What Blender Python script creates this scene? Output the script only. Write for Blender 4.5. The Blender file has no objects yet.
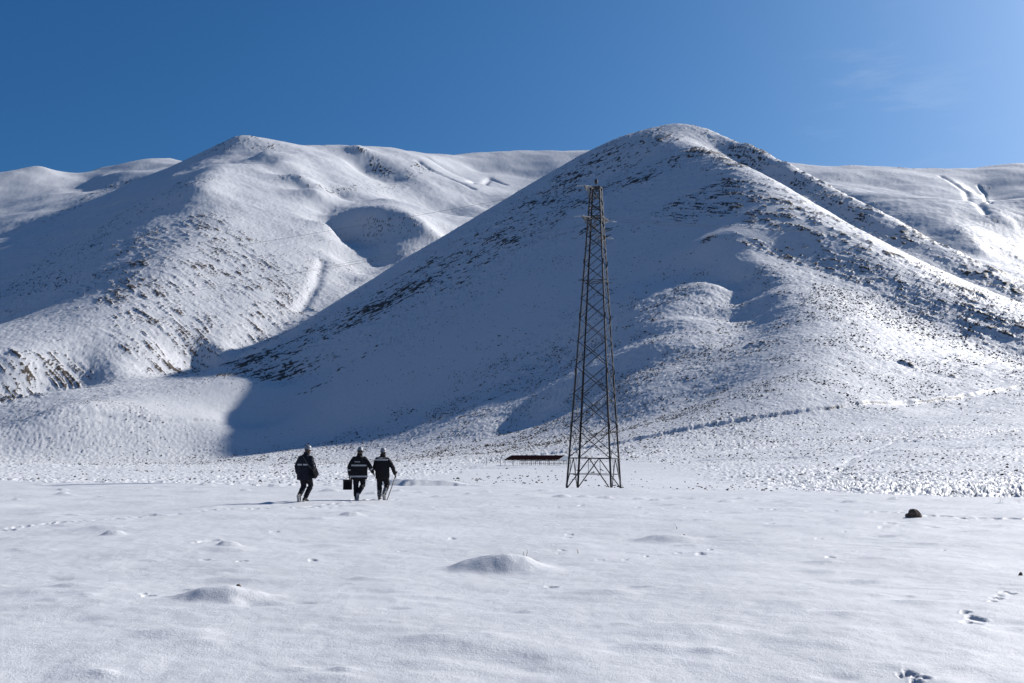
import bpy, bmesh, math, random
import numpy as np
from mathutils import Vector, Matrix

random.seed(7)
R = math.radians
C = bpy.context.scene.collection

# ------------------------------------------------------------------ camera
CAM_Z = 1.5
PITCH = math.atan(113.5 / 995.6)
F = 995.6
SUN_AZ = R(52)     # to the right of +Y
SUN_EL = R(30.7)
SUN = Vector((math.sin(SUN_AZ) * math.cos(SUN_EL), math.cos(SUN_AZ) * math.cos(SUN_EL), math.sin(SUN_EL)))

def at(px, py, Y):
    """the point of the place seen in direction (px, py) at distance Y"""
    xc = (px - 512) / F; yc = (341.5 - py) / F
    cp, sp = math.cos(PITCH), math.sin(PITCH)
    fy = cp - yc * sp
    return (Y * xc / fy, Y, CAM_Z + Y * (sp + yc * cp) / fy)

# ------------------------------------------------------------------ noise
def _hash(ix, iy, seed):
    h = (ix.astype(np.int64) * 374761393 + iy.astype(np.int64) * 668265263 + seed * 974634777) & 0xFFFFFFFF
    h = ((h ^ (h >> 13)) * 1274126177) & 0xFFFFFFFF
    h = h ^ (h >> 16)
    return (h & 0xFFFF).astype(np.float64) / 65535.0

def vnoise(x, y, seed=0):
    ix = np.floor(x); iy = np.floor(y)
    fx = x - ix; fy = y - iy
    ux = fx * fx * fx * (fx * (fx * 6 - 15) + 10); uy = fy * fy * fy * (fy * (fy * 6 - 15) + 10)
    def g(dx, dy):
        a = _hash(ix + dx, iy + dy, seed) * 6.2831853
        return np.cos(a) * (fx - dx) + np.sin(a) * (fy - dy)
    n00, n10, n01, n11 = g(0, 0), g(1, 0), g(0, 1), g(1, 1)
    return ((n00 * (1 - ux) + n10 * ux) * (1 - uy) + (n01 * (1 - ux) + n11 * ux) * uy) * 1.5

def fbm(x, y, s, octs=4, seed=0, gain=0.5):
    r = 0; a = 1.0; f = 1.0 / s
    for o in range(octs):
        c, sn = math.cos(o * 1.3 + seed), math.sin(o * 1.3 + seed)
        r = r + a * vnoise((x * c - y * sn) * f + 17.3 * o, (x * sn + y * c) * f - 9.1 * o, seed + o * 7)
        a *= gain; f *= 2.03
    return r

def ridged(x, y, s, octs=4, seed=0):
    r = 0; a = 1.0; f = 1.0 / s
    for o in range(octs):
        c, sn = math.cos(o * 1.7 + seed), math.sin(o * 1.7 + seed)
        r = r + a * (0.5 - np.abs(vnoise((x * c - y * sn) * f + 5.3 * o, (x * sn + y * c) * f - 3.1 * o, seed + o * 5)) * 1.6)
        a *= 0.5; f *= 2.1
    return r

def sstep(a, b, x):
    t = np.clip((x - a) / (b - a), 0, 1)
    return t * t * (3 - 2 * t)

# ------------------------------------------------------------------ relief: crest and valley lines of the hills
_M0 = [0, 400, 570, 665, 735, 850, 950, 1100, 1350, 2000, 3000, 9000]
_M1 = [0, 400, 620, 850, 1000, 1200, 1400, 1700, 2150, 3200, 4600, 12000]
def dist(Y): return float(np.interp(Y, _M0, _M1))
LINES = [
 [(680,125,1100),(650,129,1095),(620,140,1078)],
 [(1024,385,510),(960,398,480),(900,406,460),(830,415,440),(760,419,430),(700,427,425),(640,440,420),(570,452,415),(500,460,410),(430,464,400),(340,465,400),(240,466,400)],
 [(1100,430,250),(1000,440,260),(900,444,270),(800,452,260),(700,458,260),(600,464,255),(500,466,255),(400,468,260)],
 [(1100,466,140),(900,470,150),(700,472,160),(500,473,170),(300,473,180),(100,472,200),(-100,470,220)],
 [(1300,470,110),(1300,440,240),(1300,390,480),(1300,350,650)],
 # left mountain: skyline to the right
 [(238,137,1900),(262,139,1960),(300,146,2030),(345,149,2060),(356,146,2060),(372,151,2080),(420,158,2150)],
 # second dark hollow
 [(345,155,2010),(360,172,1960),(385,183,1920),(410,190,1880)],
 [(372,155,2030),(410,172,1970),(440,195,1880),(480,208,1850)],
 [(440,218,1780),(500,205,1900),(460,225,1700)],
 # far plateau in the middle
 [(420,158,2150),(440,157,2500),(470,154,2800),(520,154,2900),(575,156,2900),(650,158,2900)],
 [(430,166,2300),(450,175,2300),(500,192,2200),(540,198,2200)],
 [(440,170,2500),(480,172,2500),(520,175,2500),(560,172,2500)],
 # far left
 [(-60,185,2600),(0,175,2700),(38,166,2700),(60,172,2750),(80,176,2800),(100,168,2850),(130,165,2900),(170,160,2950)],
 [(-40,202,2300),(0,205,2300),(40,198,2300),(75,192,2350),(110,185,2400)],
 [(0,222,2000),(40,212,2050),(60,210,2050)],
 [(60,190,2450),(90,180,2600),(120,180,2600)],
 # far right
 [(720,158,2900),(800,166,2700),(820,167,2500),(850,166,2450),(900,168,2400),(930,170,2400),(965,168,2450),(1000,166,2500),(1050,167,2500),(1150,175,2400)],
 [(810,178,2200),(850,172,2250),(885,182,2150),(900,192,2050)],
 [(900,182,2150),(940,200,1950),(975,215,1780),(985,225,1680)],
 [(940,178,2250),(962,185,2150),(985,200,2000)],
 [(975,195,2150),(1000,205,2000),(1024,192,2050)],
 # behind the central hill
]
# extra anchors (x, y, z), outside the frame
ANCH = []
for a in range(-180, 181, 12):
    for r, z in ((140, -1.0), (300, 4), (900, 50), (2400, 300), (5600, 640), (9000, 800)):
        if abs(a) > 38 or r > 5500:
            ANCH.append((r * math.sin(R(a)), r * math.cos(R(a)), z + (30 * math.sin(a * 0.11 + r) if r > 500 else 0)))

def on_plane(px, py, p0, gx, gy):
    """point of a plane face of a hill (through p0, with gradient gx, gy) seen in direction (px, py)"""
    a = at(px, py, 1000.0); t = a[0] / 1000; sl = (a[2] - CAM_Z) / 1000
    Y = (p0[2] - gx * p0[0] - gy * p0[1] - CAM_Z) / (sl - gx * t - gy)
    return (t * Y, Y, CAM_Z + sl * Y)
TOP1 = at(680, 125, 1700); TOP2 = at(238, 137, 3045)
FACES = [
 (TOP1, .446, .45, [
 [(600,150),(560,171),(520,193),(480,216),(440,239),(400,262),(350,292),(305,320)],
 [(694,158),(708,178),(722,198),(736,218)],
 [(700,200),(715,212),(728,226)],
 [(685,150),(650,158),(620,172),(590,190)],
 [(698,185),(660,200),(620,215),(590,225)],
 [(715,222),(680,232),(640,240),(600,248)],
 [(728,262),(690,268),(655,274),(610,288)],
 [(588,345),(570,365)],
 [(560,235),(520,258),(470,285),(420,310),(370,340),(320,362),(285,380)],
 [(555,300),(500,322),(450,348),(400,372),(350,395),(300,415),(262,426)],
 [(560,350),(515,370),(480,390),(430,408),(380,424),(325,433)],
 ]),
 (TOP2, .43, .56, [
 [(215,164),(205,187),(162,209),(135,221),(125,241),(91,272),(44,302),(7,322),(-50,350)],
 [(200,153),(165,170),(120,191),(70,213),(20,233),(-40,258)],
 [(185,172),(150,195),(110,218),(70,242),(30,270),(-30,300)],
 ]),
 (TOP2, -.25, .445, [
 [(240,165),(232,195),(215,220),(185,250),(155,280),(110,315),(70,340),(20,362)],
 [(285,200),(305,225),(315,250),(318,275)],
 [(325,170),(335,195),(330,225),(330,255)],
 [(345,160),(350,180),(345,200)],
 [(262,225),(240,250),(222,290),(190,325),(150,350),(110,368)],
 [(300,240),(285,275),(262,305),(240,330),(215,348)],
 ]),
]
FREE = [  # true distances
 [(503,400,775),(492,412,735),(480,425,690)],
 [(470,405,800),(460,425,725)],
 [(440,424,765)],
 [(805,178,2900),(830,187,2700),(870,202,2450),(910,214,2300),(950,226,2200),(963,230,2160)],
 [(830,205,2610),(860,218,2370),(900,232,2210),(940,246,2100),(965,254,2050)],
 [(985,262,1960),(1024,276,1900),(1090,290,1880)],
 [(962,240,2110),(975,230,2190),(1000,215,2300),(1024,202,2400),(1090,180,2600)],
 [(980,246,2080),(1000,240,2190),(1030,234,2260),(1000,258,2080),(1040,258,2140)],
 [(249,150,2960),(265,165,2770),(285,179,2640),(300,191,2540)],
 [(262,150,2850),(280,160,2720),(300,174,2580),(316,188,2460)],
 [(326,214,2400),(350,209,2355),(378,208,2300),(405,213,2245),(425,222,2200)],
 [(333,247,2245),(360,249,2200),(395,250,2120)],
 [(340,200,2580),(390,198,2560)],
 [(345,262,2030),(380,266,2080),(350,285,1850)],
 [(650,129,1690),(680,125,1700),(705,129,1690),(730,138,1640),(760,150,1560),(800,171,1450),(850,198,1350),(900,224,1270),(950,249,1200),(1000,272,1150),(1060,300,1100),(1150,345,1000)],
 [(722,150,1610),(760,170,1518),(800,194,1392),(850,226,1284),(900,253,1200),(950,280,1125),(1000,306,1065),(1060,335,990)],
 [(686,142,1560),(705,152,1400),(740,174,1195),(780,202,1045),(820,227,955),(870,254,885),(930,287,815),(1000,324,745),(1060,350,700)],
 [(727,232,960),(745,243,930),(770,252,918),(800,262,895),(850,288,812),(900,308,784),(950,332,742),(1024,362,690)],
 # left face, right part: the plane again
 [(680,170,2120),(620,190,2090),(560,212,2040),(500,250,1980),(440,285,1900),(390,310,1830)],
 [(720,185,1900),(760,205,1800),(800,228,1680),(850,252,1570),(900,278,1470),(950,302,1400),(1000,326,1340),(1100,380,1250)],
 [(728,255,915),(745,264,885),(772,275,843),(800,288,790)],
 # lit fans below
 [(715,280,850),(690,290,850),(665,320,765),(648,345,700),(640,357,690),(600,374,695),(575,383,705),(545,394,718),(528,401,728)],
 [(648,372,640),(600,396,652),(570,408,665),(545,416,680),(525,424,690)],
 [(715,320,750),(700,350,670),(690,385,590),(650,405,570)],
 [(620,295,925),(620,320,845),(620,345,765),(620,370,690),(620,400,600)],
 [(660,285,912),(660,310,820),(660,340,728),(660,370,650)],
 [(690,300,845),(690,320,780)],
 [(728,280,880),(735,292,862),(740,305,828),(745,325,760),(742,345,680)],
 [(760,277,845),(767,290,797),(773,305,752),(777,325,688),(775,345,625)],
 [(800,310,710),(805,350,590),(790,380,505),(800,400,458)],
 [(860,320,690),(850,350,590),(850,380,515),(850,405,455)],
 [(930,350,650),(930,370,580),(1000,374,575),(930,390,520)],
 [(82,178,4150),(105,174,4050),(130,172,3950)],
 [(66,190,3850),(88,192,3780),(108,190,3700)],
 [(700,400,560),(620,424,560),(540,433,600),(450,440,720),(350,450,790),(250,456,800)],
 # gentle apron at the foot of the steep face
 [(288,332,1370),(262,350,1300),(228,366,1220),(200,376,1190)],
 [(272,362,1200),(245,380,1130),(212,394,1080)],
 # terrace at the left
 [(-20,432,880),(30,417,915),(62,404,950),(70,402,955)],
 [(64,410,930),(100,413,945),(150,418,965),(186,421,985),(214,424,990),(240,430,985)],
 [(-60,452,850),(0,448,868),(60,447,885),(120,449,905),(190,452,930),(232,453,925)],
 [(-90,440,980),(-40,436,950),(10,430,925)],
 [(-60,463,450),(40,464,460),(120,465,470),(200,465,480)],
 [(-10,399,1110),(60,391,1130),(140,384,1150),(185,380,1165)],
 # foot of the left mountain
 [(-60,408,1060),(0,401,1150),(40,390,1200),(90,380,1245),(150,374,1290),(200,371,1375),(240,352,1425),(290,322,1580),(330,300,1720),(390,272,1950),(450,240,2250),(520,210,2700),(560,190,3100)],
]
def _pts():
    out = []
    for L in [[on_plane(*p, p0, gx, gy) for p in L] for p0, gx, gy, Ls in FACES for L in Ls] + [[at(*p) for p in L] for L in FREE] + [[at(p[0], p[1], dist(p[2])) for p in L] for L in LINES]:
        P = [np.array(p) for p in L]
        for a, b in zip(P[:-1], P[1:]):
            d = np.linalg.norm((b - a)[:2])
            step = 40 if a[1] < 1800 else 85
            n = max(1, int(d / step))
            for i in range(n):
                out.append(a + (b - a) * i / n)
        out.append(P[-1])
    out += [np.array(a) for a in ANCH]
    # drop near duplicates
    keep = []
    for p in out:
        if all((p[0] - q[0]) ** 2 + (p[1] - q[1]) ** 2 > 90 for q in keep):
            keep.append(p)
    return np.array(keep)

PTS = _pts()
CK = 20.0
def _kern(dx, dy):
    return np.sqrt(dx * dx + dy * dy + CK * CK)
def _solve():
    X = PTS[:, 0]; Y = PTS[:, 1]; n = len(X)
    A = np.zeros((n + 3, n + 3))
    A[:n, :n] = _kern(X[:, None] - X[None], Y[:, None] - Y[None])
    A[:n, :n] -= np.eye(n) * 3.0
    A[:n, n] = 1; A[:n, n + 1] = X / 1000; A[:n, n + 2] = Y / 1000
    A[n:, :n] = A[:n, n:].T
    b = np.concatenate([PTS[:, 2], np.zeros(3)])
    return np.linalg.solve(A, b)
W = _solve()
def relief(x, y):
    x = np.asarray(x, float); sh = x.shape
    xf = x.ravel(); yf = np.asarray(y, float).ravel()
    out = np.empty_like(xf)
    n = len(PTS)
    for i in range(0, len(xf), 20000):
        s = slice(i, i + 20000)
        K = _kern(xf[s][:, None] - PTS[:, 0][None], yf[s][:, None] - PTS[:, 1][None])
        out[s] = K @ W[:n] + W[n] + W[n + 1] * xf[s] / 1000 + W[n + 2] * yf[s] / 1000
    return out.reshape(sh)


def hit(px, py):
    """where the direction (px, py) first meets the land: (x, y)"""
    Ys = np.exp(np.linspace(math.log(120), math.log(5200), 500))
    a = at(px, py, 1.0); z = CAM_Z + Ys * (a[2] - CAM_Z)
    h = relief(Ys * a[0], Ys)
    d = h - z
    k = np.argmax(d > 0) if (d > 0).any() else int(np.argmax(d[60:])) + 60
    return (Ys[k] * a[0], Ys[k])
RES = 1.0

# ------------------------------------------------------------------ near field of snow
def gp(px, py, z=0.0):
    """point of the level z seen in direction (px, py)"""
    xc = (px - 512) / F; yc = (341.5 - py) / F
    cp, sp = math.cos(PITCH), math.sin(PITCH)
    t = (z - CAM_Z) / (sp + yc * cp)
    return (t * xc, t * (cp - yc * sp))

def edge_y(x):
    return np.clip(60 - (x + 31) * (24 / 49.5), 34, 66)

# snow hummocks: (px, py of the foot, width px, height px, softness)
MOUNDS = [
 (498,571,86,19,1.0),(528,573,60,7,1.6),(215,605,80,14,1.1),(250,604,60,6,1.8),(228,548,26,8,1.0),(112,537,24,8,1.0),(351,517,20,6,1.0),
 (667,539,60,10,1.2),(28,538,56,7,1.6),(612,597,62,10,1.6),(243,583,74,9,1.6),(30,553,40,6,1.6),(360,556,60,5,1.8),
 (290,634,40,5,2),(170,643,70,8,1.8),(110,670,90,8,1.9),(470,650,90,8,2),(560,660,80,6,2),(500,535,36,3,1.5),
 (430,602,50,4,1.8),(75,603,30,5,1.8),(20,597,50,6,1.8),(150,616,50,4,2),(600,600,80,5,2),(880,583,40,5,1.5),
 (206,485,13,5,1),(190,490,10,3,1),(62,490,11,4,1),(40,486,9,3,1),(62,494,12,4,1),(20,480,12,4,1),(230,482,14,3,1),(110,482,16,3,1),(160,481,18,3,1),
 (150,489,10,3,1),(245,491,9,3,1),(275,488,12,4,1),(330,491,16,4,1),(372,494,14,4,1),(398,492,10,3,1),(420,493,11,3,1),(438,496,12,3,1),
 (455,490,10,2,1),(470,494,9,3,1),(486,492,10,3,1),(520,495,8,3,1),(545,491,12,3,1),(562,498,15,5,1),(585,497,13,4,1),(606,498,12,4,1),
 (641,499,12,4,1),(657,500,12,4,1),(672,497,9,3,1),(695,498,12,3,1),(727,502,14,4,1),(742,499,10,3,1),(795,503,12,3,1),(833,500,11,3,1),(760,501,9,2,1),
 (705,521,16,4,1.4),(853,503,16,4,1.2),(900,500,12,3,1),(685,521,20,3,1.5),(1010,504,18,3,1),(893,500,8,3,1),(940,501,9,2,1),
 (918,521,20,3,1.0),(650,514,9,2,1),(460,518,30,3,1.5),(590,520,40,3,1.7),(780,520,50,3,1.8),(905,551,40,4,1.8),(810,612,60,5,2),(930,610,50,5,2),(850,640,80,6,2),
 (700,640,90,6,2),(640,620,70,4,2),(400,690,120,8,2),(640,690,120,7,2),(760,570,70,4,2),(400,530,40,3,1.6),(300,520,26,3,1.4),(160,522,30,3,1.6),
]
HOLES = [ # (px, py, radius m, depth m)
 (975,623,.055,.07),(968,627,.04,.05),(978,628,.045,.06),(966,618,.035,.05),(1005,594,.035,.05),(1012,596,.03,.05),(998,602,.04,.05),(993,606,.035,.04),(1000,598,.03,.04),
 (903,677,.03,.05),(910,675,.035,.05),(921,679,.04,.06),(916,683,.03,.04),(148,601,.05,.05),(143,599,.03,.03),(205,542,.09,.07),(198,543,.07,.05),(212,541,.09,.05),
 (313,561,.05,.05),(241,563,.05,.05),(568,536,.06,.05),(552,588,.05,.05),(205,561,.05,.05),(275,533,.06,.05),(452,537,.05,.04),(402,550,.05,.04),
 (700,553,.05,.05),(830,558,.05,.05),(945,551,.04,.04),(770,524,.08,.06),(884,527,.08,.05),(890,524,.08,.05),(903,513,.1,.08),(880,512,.1,.06),(893,513,.09,.06),
 (562,548,.04,.05),(560,552,.03,.03),(570,533,.05,.05),
]
def track(p0, p1, n, r, d, jit):
    rr = random.Random(int(p0[0] * 7 + p1[0]))
    for i in range(n):
        t = (i + rr.uniform(-.3, .3)) / (n - 1)
        HOLES.append((p0[0] + (p1[0] - p0[0]) * t + rr.uniform(-3, 3), p0[1] + (p1[1] - p0[1]) * t + rr.uniform(-jit, jit), r * rr.uniform(.6, 1.3), d * rr.uniform(.4, 1.2)))
track((0, 530), (60, 524), 11, .07, .09, .6)
track((60, 524), (180, 515), 14, .06, .06, .8)
track((200, 512), (340, 507), 16, .08, .06, .8)
track((930, 516), (1030, 519), 16, .12, .12, .5)
track((310, 507), (352, 502), 8, .1, .10, .4)
track((352, 500), (392, 500), 7, .1, .10, .4)
track((440, 504), (900, 513), 20, .07, .05, 2.5)
track((600, 560), (960, 520), 14, .04, .04, 3)

_r = random.Random(11)
DENTS = []
for _ in range(170):
    _py = 492 + 190 * _r.random() ** 1.6; _px = _r.uniform(-20, 1044)
    DENTS.append((_px, _py, _r.uniform(.04, .17), _r.choice((-1, 1, 1)) * _r.uniform(.008, .035)))
def field(x, y):
    r = np.hypot(x, y)
    ye = edge_y(x)
    z = 0.055 * fbm(x, y * 1.0, 7.0, 3, 3) + 0.022 * fbm(x, y, 1.9, 3, 5) + 0.05 * np.maximum(fbm(x, y, 2.6, 2, 6) - .35, 0)
    # wind ripples running away to the right
    u = x * 0.80 - y * 0.60; v = x * 0.60 + y * 0.80
    z = z + 0.010 * fbm(u / 2.6, v * 1.0, 0.5, 2, 8) * sstep(0, 1, fbm(x, y, 5, 2, 21) + 0.3) * sstep(-1, 5, x)
    z = z + 0.004 * fbm(x, y, 0.22, 2, 9)
    d = y - ye
    z = z - sstep(-2, 30, d) * 0.9 - 0.5 * sstep(25, 90, d) - 0.35 * sstep(-0.5, 3.0, d) * sstep(8, 22, np.abs(x - 4) + 0 * y)
    # low bank before the shelter, added with a steep near face to hold shade
    cx, cy = -7.5, 62.0
    z = z + 0.42 * sstep(60.3, 60.6, y + .5 * fbm(x, y, 2, 2, 33)) * (1 - sstep(62, 72, y)) * sstep(-8.6, -7.2, x) * (1 - sstep(-4.4, -2.6, x)) + 0.22 * sstep(60.2, 61, y + .5 * fbm(x, y, 2, 2, 33)) * (1 - sstep(62, 70, y)) * sstep(-4.5, -3, x) * (1 - sstep(0, 3, x))
    for (px, py, w, h, s) in MOUNDS:
        gx, gy = gp(px, py)
        wm = w / F * gy; hm = h / F * gy * (0.92 if w > 70 else .75)
        rx = wm * (0.47 if w > 20 else .6); ry = max(rx * 0.72, 0.12); gy += ry * 0.6
        q = ((x - gx) / rx) ** 2 + ((y - gy) / ry) ** 2
        q = q * (1 + .22 * fbm(x, y, rx * 1.6, 2, int(px) + 50)) if w > 40 else q
        m = q < 9
        if m.any():
            prof = np.where(q[m] < 1e9, np.exp(-(np.abs(q[m]) ** 1.75) * (1.0 / s)), 0)
            sc = 0.8 if s < 1.3 else 0.42
            z[m] += sc * hm * prof * (1 + 0.30 * fbm(x[m], y[m], rx * 0.9 + 0.05, 3, int(px)) * (.6 if w > 40 else 1))
    for (px, py, rad, hh) in DENTS:
        gx, gy = gp(px, py); rad = rad * (1 + gy / 25); hh = hh * (.40 + gy / 20)
        q = ((x - gx + .4 * (y - gy)) / (rad * 1.5)) ** 2 + ((y - gy) / rad) ** 2
        m = q < 6
        if m.any(): z[m] += hh * np.exp(-q[m] ** 1.2)
    for (px, py, rad, dep) in HOLES:
        gx, gy = gp(px, py)
        dx = x - gx; dy = (y - gy)
        ang = math.sin(px * 3.1) * 0.7
        ux = dx * math.cos(ang) + dy * math.sin(ang); uy = -dx * math.sin(ang) + dy * math.cos(ang)
        ry = max(rad * 1.4, 0.004 * gy)
        q = (ux / rad) ** 2 + (uy / ry) ** 2
        q = q * (1 + .35 * np.sin(np.arctan2(uy, ux) * 3 + px)) if rad < .06 else q
        m = q < 6
        if m.any():
            z[m] += -dep * (1 - sstep(0.5, 1.5, np.sqrt(q[m]))) + 0.06 * dep * np.exp(-(np.sqrt(q[m]) - 1.6) ** 2 * 6)
    return z

def seg_dist(x, y, P):
    """distance to a polyline of (x, y) and signed side, and position along"""
    best = np.full(x.shape, 1e9); side = np.zeros(x.shape); along = np.zeros(x.shape)
    s0 = 0
    for a, b in zip(P[:-1], P[1:]):
        ax, ay = a[0], a[1]; dx, dy = b[0] - ax, b[1] - ay
        L2 = dx * dx + dy * dy; L = math.sqrt(L2)
        t = np.clip(((x - ax) * dx + (y - ay) * dy) / L2, 0, 1)
        ex = x - ax - t * dx; ey = y - ay - t * dy
        d = np.hypot(ex, ey)
        m = d < best
        best = np.where(m, d, best)
        side = np.where(m, np.sign(dx * ey - dy * ex), side)
        along = np.where(m, s0 + t * L, along)
        s0 += L
    return best, side, along

def seg_near(x, y, P, mg):
    """seg_dist, worked out only within mg of the line's bounding box"""
    xs = [p[0] for p in P]; ys = [p[1] for p in P]
    m = (x > min(xs) - mg) & (x < max(xs) + mg) & (y > min(ys) - mg) & (y < max(ys) + mg)
    d = np.full(x.shape, 1e6); s = np.full(x.shape, -1.0); a = np.zeros(x.shape)
    if m.any(): d[m], s[m], a[m] = seg_dist(x[m], y[m], P)
    return d, s, a
def P2(L): return [at(p[0], p[1], dist(p[2]))[:2] for p in L]
BANK = P2([(440,467,400),(500,461,410),(560,455,415),(640,440,420),(700,427,425),(760,419,430),(830,415,440),(900,406,460),(960,398,480),(1024,385,510),(1100,370,560)])
BANK_LOW = P2([(640,466,230),(700,465,236),(760,469,228),(860,470,225),(1000,468,228),(1100,467,230)])
TERR = [at(*p)[:2] for p in [(64,410,930),(100,413,945),(150,418,965),(186,421,985)]]
PATH = P2([(820,476,100),(850,463,200),(880,445,250),(905,428,330)])

# bands of outcropping rock: polyline (px, py, Y), half width m, strength, strata direction
ROCKS = [
 ([(650,146,1075),(590,170,1060),(500,230,1010),(430,272,980),(360,315,950)], 46, .80, 0),
 ([(470,262,960),(400,300,930),(330,330,910),(250,362,890)], 36, .84, 0),
 ([(560,215,1000),(500,250,960),(440,290,925)], 30, .72, 0),
 ([(700,152,1060),(660,170,1010),(610,190,1000),(590,200,980)], 42, .86, 0),
 ([(720,190,990),(690,205,970),(760,205,960),(800,225,930)], 42, .80, 1),
 ([(590,232,960),(600,240,950)], 16, .7, 0),
 ([(640,232,930),(655,238,925)], 10, .6, 0),
 ([(712,239,938),(745,242,925),(785,256,890),(802,262,870)], 9, 1.0, 1),
 ([(720,136,1098),(800,176,1055),(900,232,985),(1024,290,895)], 28, .76, 1),
 ([(690,150,1060),(780,195,970),(850,240,890),(950,290,820)], 24, .56, 1),
 ([(790,235,915),(850,265,870),(920,300,810),(1000,330,780)], 30, .66, 1),
 ([(265,378,770),(290,372,775),(320,362,785),(335,355,790)], 16, .75, 0),
 ([(310,392,750),(335,378,770)], 8, .9, 0),
 ([(345,370,765),(375,352,780)], 7, .8, 0),
 ([(390,290,850),(470,280,880)], 10, .5, 0),
 ([(230,375,870),(280,350,930)], 20, .8, 0),
 ([(905,366,640),(935,374,628),(975,382,600)], 7, .72, 1),
 ([(735,350,690),(760,346,700)], 5, .8, 1),
 # left mountain
 ([(200,225,1560),(235,255,1440),(262,290,1300),(270,312,1230)], 75, .72, 2),
 ([(150,235,1480),(190,265,1380),(215,300,1270),(240,330,1190)], 75, .62, 2),
 ([(110,275,1400),(150,310,1220),(170,345,1120),(160,362,1040)], 60, .80, 2),
 ([(200,330,1180),(160,360,1060)], 30, .75, 2),
 ([(20,300,1400),(60,260,1560),(100,235,1650),(170,190,1780)], 90, .45, 1),
 ([(5,360,1000),(60,372,940),(90,380,900)], 30, .7, 2),
 ([(-30,402,770),(0,400,780),(25,396,800)], 34, .72, 2),
 ([(50,385,860),(85,382,880)], 12, .8, 2),
 ([(225,145,1880),(245,140,1900),(262,150,1860)], 40, .55, 1),
 ([(350,150,2040),(365,152,2050),(395,180,1920)], 18, .8, 1),
 ([(425,165,2150),(400,190,1880),(340,195,1740),(290,180,1780)], 26, .45, 1),
 ([(395,222,1700),(410,228,1690),(375,230,1680)], 26, .7, 1),
 ([(80,205,2050),(60,215,2000),(120,185,2500)], 40, .6, 1),
 ([(330,262,1500),(300,280,1350)], 50, .5, 2),
 # far right
 ([(905,167,2400),(945,168,2400)], 18, .6, 1),
 ([(955,180,2250),(985,190,2100)], 12, .6, 1),
 ([(975,225,1570),(1000,215,1600),(960,235,1540)], 14, .5, 1),
 ([(985,250,1400),(1024,255,1380),(1020,268,1250)], 26, .6, 1),
 ([(840,165,2460),(870,166,2450)], 14, .5, 1),
 ([(880,205,1800),(900,215,1750)], 18, .4, 1),
]
def _on(L): return [hit(p[0], p[1]) for p in L]
def _wd(w, Q, L): return w * Q[0][1] / L[0][2]
ROCKS = [(Q, _wd(w, Q, L), s, k) for L, w, s, k in ROCKS for Q in [_on(L)]]
# ground thick with snowed-in tufts; smooth places are left out
SMOOTH = [
 ([(690,240,880),(600,270,850),(500,320,810),(420,370,770),(340,400,740),(260,420,720)], 85, .85),
 ([(880,345,700),(960,350,700)], 30, .5),
 ([(760,195,2100),(900,200,2000),(1000,190,2200)], 500, .9),
 ([(300,165,2000),(400,200,1950),(520,180,2500)], 330, .9),
 ([(0,190,2500),(100,180,2700)], 500, .9),
 ([(100,400,600),(160,402,600)], 18, .6),
]
CUTS = [  # stream cuts in the high snow: line, half width, depth
 ([(419,161,0),(432,170,0),(450,178,0),(473,189,0)], 11, 9),
 ([(470,183,0),(490,180,0),(505,186,0)], 12, 9),
 ([(941,177,0),(955,184,0),(966,191,0),(978,203,0),(986,214,0)], 10, 7),
 ([(978,189,0),(985,196,0),(990,203,0)], 5, 6),
 ([(322,262,0),(316,285,0),(300,310,0)], 10, 6),
]
CUTS = [([hit(p[0], p[1]) for p in L], w, d) for L, w, d in CUTS]
SMOOTH = [(Q, _wd(w, Q, L), s) for L, w, s in SMOOTH for Q in [_on(L)]]

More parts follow.
